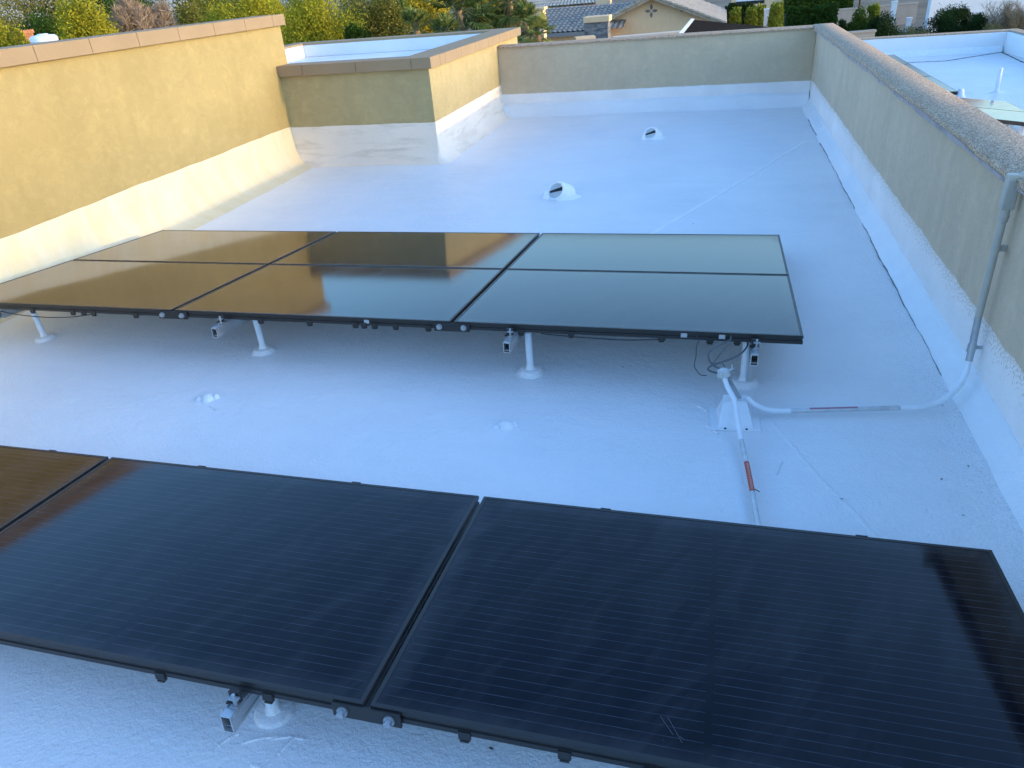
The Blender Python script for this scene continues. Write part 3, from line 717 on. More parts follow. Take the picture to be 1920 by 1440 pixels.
# ================================================================== LOWER ROOF TO THE RIGHT
ZR = -.30
cr = onz(1880, 97, ZR); XR, YR = cr.x, cr.y
roofr = MB().box(.23, XR + .25, -12, YR + .25, -4, ZR - .001); tag(roofr.build('lower_roof', M_deck), kind='structure')
ztop = near(1885, 60, YR).z
r = thing('parapet_wall', 'white-coated low parapet around the lower roof on the right', 'parapet wall', (XR, YR, ZR))
hz = ztop - ZR
pw_ = MB(); pw_.box(.23 - XR, .24, 0, .22, .0, hz); pw_.box(0, .235, -YR - 12, -.003, .0, hz - .002)
pw_.build('wall', M_plain, r, bevel=.006)
cpb = MB(); cpb.box(.23 - XR, .27, .03, .27, hz + .002, hz + .03); cpb.box(.06, .27, -YR - 12, .026, hz + .001, hz + .029); cpb.build('coping', M_gran, r, bevel=.01)
rows = []
for i in range(60):
    x = .24 - XR + (XR - .27) * i / 59; e = wob(x * 2, .006)
    rows.append([(x, .005, .12 + e), (x, -.012, .11 + e), (x, -.06 + e, .03), (x, -.075 + e, .006), (x, -.08 + e, -.01)])
MB().loft(rows).build('cant_strip', M_wpaint, r, smooth=50)
sm = MB()
P_ = [onz(a, b, ZR + .004) for a, b in ((1702, 117), (1730, 116), (1775, 114), (1812, 108), (1850, 102), (1878, 97.5), (1900, 108), (1920, 117.5))]
for i, (a, b) in enumerate(zip(P_, P_[1:])):
    n = 7
    for k in range(n):
        p0 = a.lerp(b, k / n); p1 = a.lerp(b, (k + 1.05) / n); sm.obox(p0 - Vector(cr), p1 - Vector(cr), .012 + .008 * ((i * 7 + k) % 3), .004)
sm.build('gap_line', M_dark, r)
# vent pipe
q0 = onz(1868, 174, ZR); qt = near(1877, 127, q0.y)
r = thing('vent_pipe', 'white upright vent pipe standing on the lower roof at the right', 'vent pipe', (q0.x, q0.y, ZR))
MB().tube([(0, 0, 0), (qt.x - q0.x, 0, qt.z - ZR)], .028, 18).build('pipe', M_wpaint, r, smooth=40)
MB().lathe([(.13, -.004), (.10, .006), (.05, .014), (.03, .05)], seg=24, wob=.1).build('foam_skirt', M_wpaint, r, smooth=60)
# panels of the lower roof, portrait, two rows seen edge-on
def lpanel(c0, dirx, diry, label):     # c0 far right corner
    n = dirx.cross(diry).normalized()
    if n.z < 0: n = -n
    r = thing('solar_panel', label, 'solar panel', c0, group='solar panels on the lower right roof')
    a = [Vector((0, 0, 0)), diry, diry + dirx, dirx]
    MB().prism(a, n * -.04).build('frame', M_black, r)
    i_ = [v + (dirx + diry) * .0 for v in a]; cx_ = (a[0] + a[2]) / 2
    i_ = [cx_ + (v - cx_) * .975 + n * .0025 for v in a]
    MB().prism(i_, n * -.003).build('glass', M_glass, r)
    for f_ in (.2, .8):
        for g_ in (.2, .8):
            q_ = dirx * f_ + diry * g_ - n * .042; MB().tube([(q_.x, q_.y, ZR - .005 - c0.z), (q_.x, q_.y, q_.z)], .02, 10).build('leg', M_wpaint, r)
zp = ZR + .22
e_far, e_near = onz(1676, 102, zp - .0), onz(1797, 172, zp + .05)
dy = (e_near - e_far) / 3; dx = Vector((-1.0, 0, 0)); 
for k in range(3):
    lpanel(e_far + dy * k + dy * .006, dx, dy * .988, ('farthest small pale panel on the lower roof beyond the parapet', 'middle pale panel of the strip on the lower roof', 'near pale panel on the lower roof with a black front edge')[k])
f0, f1 = onz(1890, 191, zp - .06), onz(1880, 231, zp + .03)
g0 = onz(1808, 184, zp - .06)
dx2 = (g0 - f0); dx2 = dx2.normalized() * 1.3
f_r = onz(1935, 214, zp - .02)
dy2 = (f_r - f0).normalized() * 1.0; 
for k in range(2):
    lpanel(f0 + dy2 * k * 1.01, dx2, dy2, ('large pale panel at the right edge beyond the granular coping', 'pale panel cut by the right picture edge below another pale panel')[k])
r = thing('vent_stub', 'small white round vent stub beside the black panel edge on the lower roof', 'roof vent', onz(1799, 182, ZR))
MB().lathe([(.10, -.01), (.06, .03), (.045, .10), (.03, .12)], seg=20).build('stub', M_wpaint, r, smooth=50)

# ================================================================== TREES AND PLANTS
def quads(C, N, T_, w, h):
    """leaf faces: centre, normal-ish axes"""
    n = len(C); U = np.cross(N, T_); U /= np.linalg.norm(U, axis=1)[:, None] + 1e-9
    V = np.cross(U, N); V /= np.linalg.norm(V, axis=1)[:, None] + 1e-9
    w = np.asarray(w).reshape(-1, 1); h = np.asarray(h).reshape(-1, 1)
    P = np.stack([C - V * h, C + U * w, C + V * h, C - U * w], 1).reshape(-1, 3)
    return P, np.arange(4 * n).reshape(-1, 4)
def npmesh(name, P, F, mat, parent):
    me = bpy.data.meshes.new(name); me.vertices.add(len(P)); me.vertices.foreach_set('co', P.astype(np.float32).ravel())
    k = F.shape[1]; me.loops.add(F.size); me.loops.foreach_set('vertex_index', F.astype(np.int32).ravel())
    me.polygons.add(len(F)); me.polygons.foreach_set('loop_start', np.arange(0, F.size, k, dtype=np.int32))
    me.update(calc_edges=True); me.validate(); me.materials.append(mat)
    o = bpy.data.objects.new(name, me); S.collection.objects.link(o); o.parent = parent; return o
def unit(n): v = rng.normal(size=(n, 3)); return v / np.linalg.norm(v, axis=1)[:, None]
def crown(rx, rz, zc, n, leaf, lobes=14, fill=.35):
    n = int(n * 2.2); leaf = leaf * .66
    """leaf clumps gathered on sub-lobes, ragged outline with gaps"""
    Ls = unit(lobes) * (rng.uniform(.35, .8, (lobes, 1))); Ls[:, 2] *= .9
    rad = rng.uniform(.28, .5, lobes)
    k = rng.integers(0, lobes, n); d = unit(n); rr = rad[k] * (rng.uniform(0, 1, n) ** fill) * rng.uniform(.75, 1.15, n)
    C = Ls[k] + d * rr[:, None]
    tw = rng.uniform(0, 1, n) < .12                      # stray sprays outside the clumps
    C[tw] *= rng.uniform(1.02, 1.2, (tw.sum(), 1))
    C = C * np.array([rx, rx, rz]) + np.array([0, 0, zc])
    N = d * .6 + unit(n) * .8
    s = leaf * rng.uniform(.6, 1.4, n)
    return quads(C, N, unit(n), s * .55, s), Ls * np.array([rx, rx, rz]) + np.array([0, 0, zc])
def trunk_mb(h, r0, tips):
    mb = MB(); mb.tube([(0, 0, 0), (.05 * h * .3, .02, h * .4), (.0, .05, h)], [r0, r0 * .8, r0 * .6], 10)
    for t in tips:
        t = Vector(t); mid = Vector((t.x * .4, t.y * .4, h * .9 + (t.z - h) * .35)); mb.tube([(0, 0.02, h * .85), mid, t], [r0 * .5, r0 * .33, r0 * .1], 6)
    return mb
def tree(name, x, y, h, rx, mat, label, cat='tree', n=5000, leaf=.13, th=.3, zg=-4, group=None, bark=None, lobes=16):
    r = thing(name, label, cat, (x, y, zg), group=group)
    rz = h * (1 - th) / 2 * 1.0; zc = h - rz
    (P, F), Ls = crown(rx, rz, zc, n, leaf, lobes)
    npmesh('crown', P, F, mat, r)
    trunk_mb(h * th * 1.1, .05 * h ** .8 * .7, Ls[:9]).build('trunk', bark or M_bark, r, smooth=60)
    return r
def top(px, dist, py): q = at(px, py, dist); return q
GT = 'trees beyond the tall tan wall'
def T_(px, dist, wpx, mat, label, h=None, n=6000, leaf=.10, th=.3, name='leafy_tree', group=GT, lobes=16, toppy=-40):
    q = at(px, toppy, dist); rx = wpx / FPX * dist / 2
    hh = (q.z + 4) if h is None else h
    return tree(name, q.x, q.y, hh, rx, mat, label, 'tree', n, leaf, th, group=group, lobes=lobes)
T_(-8, 24, 110, L_yel, 'yellow-green tree at the left edge behind the tall wall', n=6000, leaf=.07, toppy=20)
T_(80, 29, 150, L_green, 'dark green tree behind the white vent cap', n=12000, leaf=.07, toppy=-40)
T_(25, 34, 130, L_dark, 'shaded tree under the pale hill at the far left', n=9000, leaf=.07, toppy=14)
T_(40, 52, 260, L_olive, 'broad olive tree closing the view at the far left', n=9000, leaf=.11, toppy=-60)
T_(150, 54, 260, L_green, 'broad green tree far behind the rounded yellow-green tree', n=9000, leaf=.11, toppy=-60)
T_(140, 20, 170, L_yel, 'bright rounded yellow-green tree behind the left coping', n=26000, leaf=.05, lobes=40)
T_(330, 30, 130, L_olive, 'dark olive tree with pale twigs right of the bare bush', n=8000, leaf=.08)
T_(440, 24, 170, L_yel, 'wide olive-yellow tree over the middle of the left coping', n=18000, leaf=.055, lobes=30)
T_(215, 34, 150, L_green, 'green tree standing behind the bare grey bush', n=7000, leaf=.09)
T_(585, 22, 190, L_yel, 'large yellow-green tree at the end of the tall wall', n=22000, leaf=.05, lobes=34)
T_(690, 26, 190, L_olive, 'tall olive tree left of the palms with a dark forked trunk', n=12000, leaf=.065, lobes=18, th=.4)
T_(800, 36, 150, L_gold, 'golden tree glowing behind the palms', n=8000, leaf=.09)
T_(505, 30, 110, L_yel, 'smaller yellow-green tree filling the gap above the coping end', n=12000, leaf=.06)
T_(520, 38, 200, L_olive, 'olive tree showing between the two yellow-green trees', n=8000, leaf=.1)
T_(930, 48, 170, L_olive, 'olive tree far behind the palm with the bare trunk', n=6000, leaf=.12)
T_(395, 44, 220, L_olive, 'olive tree farther back above the left coping', n=7000, leaf=.12)
T_(700, 46, 260, L_green, 'broad green tree farther back behind the olive tree', n=7000, leaf=.12, toppy=-30)
# low dark bush at the wall end, green shrub beside it
def bush(px, pyt, dist, wpx, mat, label, n=4000, leaf=.06, name='leafy_bush', cat='bush', zg=-4, group=None, sq=1.):
    q = at(px, pyt, dist); rx = wpx / FPX * dist / 2; h = q.z - zg
    r = thing(name, label, cat, (q.x, q.y, zg), group=group)
    rz = min(h / 2, rx * sq * 1.1); zc = h - rz
    (P, F), Ls = crown(rx, rz, zc, n, leaf, 18, .3)
    npmesh('foliage', P, F, mat, r)
    mb = MB()
    for t in Ls[:8]: mb.tube([(rng.uniform(-.1, .1), rng.uniform(-.1, .1), 0), (t[0] * .5, t[1] * .5, t[2] * .6), tuple(t)], [.05, .035, .012], 6)
    mb.build('stems', M_bark, r, smooth=60); return r
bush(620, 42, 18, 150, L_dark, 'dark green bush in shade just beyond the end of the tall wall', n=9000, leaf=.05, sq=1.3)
bush(668, 40, 21, 50, L_green, 'fresh green shrub beside the dark bush at the wall end', n=3000, leaf=.05)
# bare twiggy bushes
def bare(px, pyt, dist, wpx, mat, label, n=2600, zg=-4, ln=.5):
    q = at(px, pyt, dist); rx = wpx / FPX * dist / 2; h = q.z - zg
    r = thing('bare_bush', label, 'bare bush', (q.x, q.y, zg))
    k = 60; root = np.zeros((k, 3)); tips = unit(k) * np.array([rx, rx, min(h / 2, rx * 1.3)]) * rng.uniform(.4, 1, (k, 1)); tips[:, 2] += h - min(h / 2, rx * 1.3)
    mb = MB()
    for t in tips: mb.tube([(t[0] * .05, t[1] * .05, 0), (t[0] * .5, t[1] * .5, t[2] * .65), tuple(t)], [.03, .018, .006], 5, False)
    mb.build('branches', M_bark, r)
    i = rng.integers(0, k, n); base = tips[i] * rng.uniform(.55, 1.05, (n, 1)); base[:, 2] = tips[i, 2] - rng.uniform(0, 1, n) * .5 * rx
    d = unit(n); d[:, 2] = np.abs(d[:, 2]) + .5; d /= np.linalg.norm(d, axis=1)[:, None]
    C = base + d * ln * .3
    P, F = quads(C, unit(n), d, np.full(n, .008), rng.uniform(.4, 1.1, n) * ln * .5)
    npmesh('twigs', P, F, mat, r); return r
bare(230, -8, 22, 70, L_twig, 'leafless grey-brown bush beside the rounded yellow-green tree', 7000)
bare(285, -2, 23, 90, L_twig, 'leafless pinkish-brown bush left of the dark olive tree', 8000)
bare(1905, -10, 40, 150, L_brown, 'dry brown bush at the right edge against the white wall', 9000, ln=.9)
# fan palms
def palm(px, pyc, dist, size, label, nf=26, mat=None, zg=-4, group='fan palms by the corner block', up=.2):
    q = at(px, pyc, dist); r = thing('fan_palm', label, 'palm', (q.x, q.y, zg), group=group)
    H = q.z - zg
    MB().tube([(0, 0, 0), (.03, .02, H * .5), (0, 0, H)], [.13, .10, .10], 12).build('trunk', M_palmbark, r, smooth=60)
    st = MB()
    PP, FF, DP, DF = [], [], [], []; no = do = 0
    for f in range(nf):
        a = f * 2.399 + rng.uniform(-.2, .2); e = rng.uniform(-1.15, 1.1) if f > 6 else rng.uniform(.6, 1.3)
        d = np.array([math.cos(a) * math.cos(e), math.sin(a) * math.cos(e), math.sin(e)])
        L1 = size * rng.uniform(.5, .7); tip = np.array([0, 0, H]) + d * L1 - np.array([0, 0, .15 * L1 * max(0, 1 - e)])
        st.tube([(0, 0, H - .05), tuple((np.array([0, 0, H]) + tip) / 2 + np.array([0, 0, .06])), tuple(tip)], [.018, .014, .01], 5, False)
        side = np.cross(d, [0, 0, 1.]); side /= np.linalg.norm(side) + 1e-6; nn = np.cross(side, d)
        dry = e < -.95
        for k in range(22):
            b = (k / 21 - .5) * R_(215) + rng.uniform(-.04, .04)
            dd = d * math.cos(b) + side * math.sin(b) + nn * .12; dd /= np.linalg.norm(dd)
            ln = size * .62 * (1 - .3 * abs(b) / 1.9) * rng.uniform(.85, 1.05); w_ = size * .028
            s2 = np.cross(dd, nn); s2 /= np.linalg.norm(s2)
            p1 = tip + dd * ln * .6; p2 = tip + dd * ln - np.array([0, 0, ln * rng.uniform(.1, .3)])
            pts = [tip - s2 * w_ * .3, tip + s2 * w_ * .3, p1 + s2 * w_, p1 - s2 * w_, p2 + s2 * w_ * .2, p2 - s2 * w_ * .2]
            if dry: DP += pts; DF += [(do, do + 1, do + 2, do + 3), (do + 3, do + 2, do + 4, do + 5)]; do += 6
            else: PP += pts; FF += [(no, no + 1, no + 2, no + 3), (no + 3, no + 2, no + 4, no + 5)]; no += 6
    for f in range(18):                     # skirt of dead fronds under the crown
        a = f * 2.399; e = rng.uniform(-1.45, -1.1); d = np.array([math.cos(a) * math.cos(e), math.sin(a) * math.cos(e), math.sin(e)])
        tip = np.array([0, 0, H - .15]) + d * size * .35
        side = np.cross(d, [0, 0, 1.]); side /= np.linalg.norm(side) + 1e-6; nn = np.cross(side, d)
        for k in range(12):
            b = (k / 11 - .5) * R_(110); dd = d * math.cos(b) + side * math.sin(b); dd[2] -= .3; dd /= np.linalg.norm(dd)
            ln = size * .45 * rng.uniform(.7, 1.1); w_ = size * .02; s2 = np.cross(dd, nn); s2 /= np.linalg.norm(s2)
            p1 = tip + dd * ln * .6; p2 = tip + dd * ln - np.array([0, 0, ln * .2])
            DP += [tip - s2 * w_ * .3, tip + s2 * w_ * .3, p1 + s2 * w_, p1 - s2 * w_, p2 + s2 * w_ * .2, p2 - s2 * w_ * .2]; DF += [(do, do + 1, do + 2, do + 3), (do + 3, do + 2, do + 4, do + 5)]; do += 6
    st.build('stalks', M_stalk, r)
    npmesh('crown', np.array(PP), np.array(FF), mat or L_palm, r)
    if DP: npmesh('dry_fronds', np.array(DP), np.array(DF), L_dry, r)
palm(860, 20, 22, 1.0, 'tall dark fan palm behind the block roof, left of the bare-trunked palm', 46)
palm(780, 58, 21, .62, 'short dark palm clump behind the white block roof', 30)
palm(955, 2, 23, .85, 'fan palm with a bare orange-brown trunk next to the tiled house', 42)
palm(1008, 66, 19.5, .55, 'low lit palm spraying fronds at the corner of the coping', 34, mat=L_palmlit)
palm(905, 50, 24, .7, 'mid-height shaded fan palm between the two taller palms', 32)
palm(985, 40, 21.5, .55, 'small palm with yellowish hanging fronds by the block corner', 28)
palm(835, 62, 20, .5, 'low palm clump right behind the block roof edge', 26)
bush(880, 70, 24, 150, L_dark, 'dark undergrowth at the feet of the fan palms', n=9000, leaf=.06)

# ------------------------------------------------------------------ tiled house
def tiles(mb, p00, p10, p01, p11, cols, rows_, amp=.05, lift=.035):
    """S-tile surface over a slope: p00-p10 eave, p01-p11 ridge"""
    p00, p10, p01, p11 = map(Vector, (p00, p10, p01, p11))
    n = (p10 - p00).cross(p01 - p00).normalized()
    if n.z < 0: n = -n
    m = cols * 6
    secs = []
    for r_ in range(rows_):
        for (t, hgt) in ((r_ / rows_, lift), ((r_ + .985) / rows_, 0.)):
            row = []
            for i in range(m + 1):
                u = i / m; a = p00.lerp(p10, u); b = p01.lerp(p11, u); ph = u * cols * 2 * math.pi
                row.append(a.lerp(b, t) + n * (hgt + amp * (math.sin(ph) * .7 + .3 * math.sin(2 * ph + .8))))
            secs.append(row)
    return mb.loft(secs)
def tilemat(name, cols):
    b = NB(name); g_ = b.geo()
    v = b.n('TexVoronoi', {'Vector': g_, 'Scale': 3.2}); r = b.n('SeparateColor', {0: v.outputs['Color']}).outputs[0]
    b.P(Base_Color=b.ramp(r, [(0, cols[0]), (.5, cols[1]), (1, cols[2])]), Roughness=.55); return b.m
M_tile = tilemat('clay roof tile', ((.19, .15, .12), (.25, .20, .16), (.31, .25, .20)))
M_tile_sunlit = tilemat('sunlit roof tile', ((.36, .29, .21), (.43, .35, .26), (.50, .42, .32)))  # paler copy of the roof tile, sunlight put into its colour
M_wallp = stucco('neighbour stucco', (.74, .50, .29), (.80, .56, .335))
M_wallg = stucco('garden wall stucco', (.30, .27, .24), (.36, .33, .29))
M_white = simple('white wall paint', (.68, .70, .72), .8, var=.06, vs=1)
M_pale = simple('pale cream wall paint', (.66, .54, .42), .8, var=.06, vs=1)
M_ornament = simple('grey medallion', (.17, .165, .155), .8)
M_fascia = simple('grey fascia', (.22, .215, .21), .7)
hs = thing('tiled_house', 'tan gabled house with dark barrel-tile roof and flower medallion, beyond the far parapet', 'house', (-4.83, 33, -4))
hx, hy, hz0 = -4.83, 33.0, -4.
ap = at(1225, -9, 40); ev = at(1362, 40, 40); gy = 34.0
half = ev.x - ap.x; za, ze = ap.z - hz0, ev.z - hz0
gw = MB().prism([(-half + .35, gy - hy, 0), (half - .35, gy - hy, 0), (half - .35, gy - hy, ze - .02), (0, gy - hy, za - .16), (-half + .35, gy - hy, ze - .02)], (0, 12, 0)); gw.build('wall', M_wallp, hs)
rr = MB(); tiles(rr, (half, gy - hy - .5, ze), (half, gy - hy + 12, ze), (0, gy - hy - .5, za), (0, gy - hy + 12, za), 36, 11)
o_ = rr.build('roof', M_tile_sunlit, hs, smooth=50)
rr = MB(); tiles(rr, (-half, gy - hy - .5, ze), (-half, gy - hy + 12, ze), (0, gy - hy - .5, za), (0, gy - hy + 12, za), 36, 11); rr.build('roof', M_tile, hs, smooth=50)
fa = MB()
for sx in (-1, 1):
    fa.obox((sx * half, gy - hy - .46, ze - .07), (0, gy - hy - .46, za - .07), .10, .16)
    for k in range(14):
        t0_ = k / 14; t1_ = (k + .94) / 14
        fa.obox((sx * half * (1 - t0_), gy - hy - .5, ze + (za - ze) * t0_ + .06), (sx * half * (1 - t1_), gy - hy - .5, ze + (za - ze) * t1_ + .03), .22, .12)
fa.build('rake_trim', M_tile_sunlit, hs, bevel=.02)
med = at(1222, 20, 39.95); mx, mz = med.x - hx, med.z - hz0
orn = MB(); s_ = .30
for a in range(4):
    c_, sn = math.cos(a * math.pi / 2), math.sin(a * math.pi / 2)
    poly = []
    for (u, v) in ((.06, 0), (.16, .09), (.30, .11), (.42, .07), (.50, 0), (.42, -.07), (.30, -.11), (.16, -.09)): poly.append((mx + (u * c_ - v * sn) * .68, gy - hy - .012, mz + (u * sn + v * c_) * .68))
    orn.prism(poly, (0, .03, 0))
orn.build('medallion', M_ornament, hs)
for px, py in ((1172, 21), (1279, 17), (1335, 37)):
    q = at(px, py, 39.6); MB().lathe([(.03, -.1), (.07, -.08), (.07, .06), (.03, .1)], (q.x - hx, gy - hy - .12, q.z - hz0), 12).build('spotlight', M_ornament, hs)
# wing with the slope facing the camera
a0, a1 = at(1002, 60, 40), at(1160, 60, 40)
yE = a0.y; zE = at(1050, 60, 40).z
rg = at(1050, 14, 44.5)
rr = MB(); tiles(rr, (-12.2 - hx, yE - hy, zE - hz0), (-6.2 - hx, yE - hy, zE - hz0), (-12.2 - hx, rg.y - hy, rg.z - hz0), (-6.2 - hx, rg.y - hy, rg.z - hz0), 22, 11); rr.build('roof', M_tile, hs, smooth=50)
MB().box(-11.9 - hx, -7.6 - hx, yE - hy + .5, rg.y - hy - .2, 0, zE - hz0 - .05).build('wall', M_wallp, hs)
MB().box(-12.2 - hx, -8 - hx, yE - hy + .02, yE - hy + .08, zE - hz0 - .22, zE - hz0 - .02).build('fascia', M_fascia, hs)
# back slope of the wing
rr = MB(); tiles(rr, (-12.2 - hx, 2 * rg.y - yE - hy, zE - hz0), (-6.2 - hx, 2 * rg.y - yE - hy, zE - hz0), (-12.2 - hx, rg.y + .02 - hy, rg.z - hz0), (-6.2 - hx, rg.y + .02 - hy, rg.z - hz0), 22, 8); rr.build('roof', M_tile, hs, smooth=50)
q = at(1132, 8, 46)
MB().box(q.x - hx - .45, q.x - hx + .45, q.y - hy - .3, q.y - hy + .5, q.z - hz0 - .8, q.z - hz0 + .7).build('chimney', M_wallp, hs, bevel=.02)
# second house farther left and back
h2 = thing('tiled_house', 'farther house with pale sunlit tile roof showing above the palms', 'house', (-14, 48, -4))
q = at(1010, 8, 56); r0 = at(1000, -14, 60)
rr = MB(); tiles(rr, (-3, q.y - 48, q.z + 4 - .2), (4.2, q.y - 48, q.z + 4 - .2), (-1.5, r0.y - 45, r0.z + 4.6), (2.5, r0.y - 45, r0.z + 4.6), 26, 10); rr.build('roof', M_tile_sunlit, h2, smooth=50)
rr = MB(); tiles(rr, (4.2, q.y - 48, q.z + 4 - .2), (4.2, q.y - 38, q.z + 4 - .2), (2.5, r0.y - 45, r0.z + 4.6), (2.5, r0.y - 40, r0.z + 4.6), 20, 8); rr.build('roof', M_tile_sunlit, h2, smooth=50)
MB().box(-2.6, 3.8, q.y - 47.6, q.y - 40, 0, q.z + 3.7).build('wall', M_wallp, h2)
# sunlit low corner wall left of the tile roof
q0, q1 = at(1000, 42, 34), at(1022, 12, 34)
st_ = thing('stucco_pier', 'small sunlit tan stucco pier at the left end of the dark tile roof', 'pier', (q0.x, q0.y, -4))
MB().box(0, q1.x - q0.x, 0, .6, 0, q1.z + 4 - .12).build('shaft', M_wallp, st_, bevel=.02); MB().box(-.08, q1.x - q0.x + .08, -.08, .68, q1.z + 4 - .119, q1.z + 4).build('cap', M_wallp, st_, bevel=.02)
# stone chimney pillar
def stonemat():
    b = NB('ledge stone'); g_ = b.obj(); v = b.n('TexVoronoi', {'Vector': b.scale(g_, (1, 1, 2.2)), 'Scale': 4.2}, distance='CHEBYCHEV')
    r = b.n('SeparateColor', {0: v.outputs['Color']}).outputs[0]
    col = b.ramp(r, [(0, (.09, .09, .095)), (.5, (.17, .165, .165)), (1, (.27, .25, .235))])
    b.P(Base_Color=col, Roughness=.9, Normal=b.bump(b.m_('ADD', v.outputs['Distance'], r), .06, .7)); return b.m
M_stone = stonemat()
q0, q1, q2 = at(1096, 70, 30), at(1144, 27, 30), at(1153, 26, 31.5)
pl = thing('stone_chimney', 'grey ledge-stone chimney with a flat pale cap in front of the tiled house', 'chimney', (q0.x, q0.y, -4))
ww = q1.x - q0.x
MB().box(0, ww, 0, .75, 0, q1.z + 4 - .22).build('shaft', M_stone, pl, bevel=.01)
MB().box(-.03, ww + .06, -.05, .82, q1.z + 4 - .22, q1.z + 4).build('cap', M_wallp, pl, bevel=.02)
# low walls between the parapet and the house
def wallbar(name, label, cat, a, b, th, mat, zg=-4, capm=None):
    v = Vector((b.x - a.x, b.y - a.y, 0)); n = Vector((-v.y, v.x, 0)).normalized() * th
    r = thing(name, label, cat, (a.x, a.y, zg))
    poly = [Vector((0, 0, 0)), v, v + n, n]; h = min(a.z, b.z) - zg
    MB().prism(poly, (0, 0, h - .12)).build('wall', mat, r)
    e = v.normalized() * .04; m_ = n.normalized() * .04
    MB().prism([p + Vector((0, 0, h - .119)) for p in (-e - m_, v + e - m_, v + e + n + m_, n - e + m_)], (0, 0, .119)).build('cap', capm or mat, r, bevel=.01)
wallbar('garden_wall', 'pale low wall between the stone chimney and the dark patio roof', 'garden wall', at(1152, 64, 26), at(1292, 57, 26), .3, M_pale)
wallbar('garden_wall', 'short pale capped wall stub in front of the stone chimney', 'garden wall', at(1082, 69, 22), at(1114, 68, 22), .5, M_wallp)
# dark patio roof
P1, P3, P2 = at(1302, 37, 24), at(1279, 66, 20), at(1470, 53, 27)
P4 = P3 + (P2 - P1)
pr = thing('patio_roof', 'dark ribbed patio roof with a white left edge beyond the far parapet', 'patio roof', (P1.x, P1.y, -4)); O_ = Vector((P1.x, P1.y, -4))
n_ = (P3 - P1).cross(P2 - P1).normalized(); n_ = n_ if n_.z > 0 else -n_
M_ribs = simple('dark ribbed roofing', (.010, .011, .015), .8, spec=.08, var=.2)
rb = MB().prism([P1 - O_, P2 - O_, P4 - O_, P3 - O_], n_ * -.08)
for k in range(1, 14):
    a_ = P1.lerp(P3, k / 14) - O_ + n_ * .012; b_ = P2.lerp(P4, k / 14) - O_ + n_ * .012; rb.obox(a_, b_, .03, .03, n_)
rb.build('roof_sheet', M_ribs, pr)
ed = (P1 - P2).normalized() * .17
MB().prism([P1 - O_ + n_ * .03, P3 - O_ + n_ * .03, P3 - O_ + ed + n_ * .03, P1 - O_ + ed + n_ * .03], n_ * -.12).build('edge_trim', M_white, pr)
for p_ in (P1, P2, P3): MB().box(p_.x - O_.x + .15, p_.x - O_.x + .3, p_.y - O_.y + .1, p_.y - O_.y + .25, 0, p_.z + 4 - .2).build('post', M_white, pr)

# ------------------------------------------------------------------ right background
b2 = thing('flat_roofed_house', 'tan flat-roofed house with a dark window strip above the clipped shrubs', 'house', at(1372, 20, 66).to_tuple()[:2] + (-4,))
A_, B_ = at(1366, 20, 66), at(1478, 2, 66)
zt = at(1420, -25, 66).z + 4; zl = at(1420, 14, 66).z + 4
MB().box(0, B_.x - A_.x, 0, 8, 0, zt).build('wall', M_wallp, b2)
MB().box(-.4, B_.x - A_.x - 1.2, -.35, -.003, zl - .5, zl).build('ledge', M_wallp, b2, bevel=.03)
MB().box(.3, B_.x - A_.x - 2.4, -.06, .0, zl + .35, zl + .6).build('window', M_dark, b2)
MB().box(.3, B_.x - A_.x - 2.4, -.05, .0, zl + .61, zl + 1.4).build('window_blind', M_white, b2)
def hedge(px0, px1, pyt, pyb, dist, mat, label, n=7000, leaf=.07, depth=1.2):
    a, b = at(px0, pyt, dist), at(px1, pyt, dist); zb = -4
    r = thing('clipped_hedge', label, 'hedge', (a.x, a.y, zb))
    v = np.array([b.x - a.x, b.y - a.y, 0]); Lh = np.linalg.norm(v); u = v / Lh; w_ = np.array([-u[1], u[0], 0]); H = a.z - zb
    s = rng.uniform(0, 1, (n, 3)); face = rng.integers(0, 3, n)
    s[face == 0, 1] = rng.uniform(-.03, .12, (face == 0).sum()); s[face == 1, 2] = rng.uniform(.9, 1.04, (face == 1).sum())
    bump_ = 1 + .05 * np.sin(s[:, 0] * Lh * 2.1) + .04 * np.sin(s[:, 0] * Lh * 5.3)
    C = np.outer(s[:, 0] * Lh, u) + np.outer(s[:, 1] * depth, w_); C[:, 2] = s[:, 2] * H * bump_
    P, F = quads(C, unit(n), unit(n), leaf * rng.uniform(.5, 1.2, n), leaf * rng.uniform(.8, 1.5, n)); npmesh('foliage', P, F, mat, r)
    M = MB(); vv = Vector(v); wv = Vector(w_) * depth
    M.prism([wv * .1, vv + wv * .1, vv + wv * .85, wv * .85], (0, 0, H * .93)).build('shade_core', simple('hedge shade', (.012, .018, .008), .9), r)  # solid dark core, the shade inside the hedge put into its colour
hedge(1476, 1572, 20, 60, 55, L_hedge, 'long dark clipped hedge behind the corner of the parapets', 9000, .09)
hedge(1474, 1602, -6, 20, 64, L_green, 'brighter green hedge row above the dark clipped hedge', 9000, .11)
wallbar('garden_wall', 'grey garden wall stretching right from behind the dark hedge', 'garden wall', at(1470, 20, 59), at(1722, 4, 59), .3, M_wallg)
wallbar('garden_wall', 'low pale garden wall at the foot of the lit shrub', 'garden wall', at(1590, 60, 40), at(1642, 55, 40), .3, M_wallg)
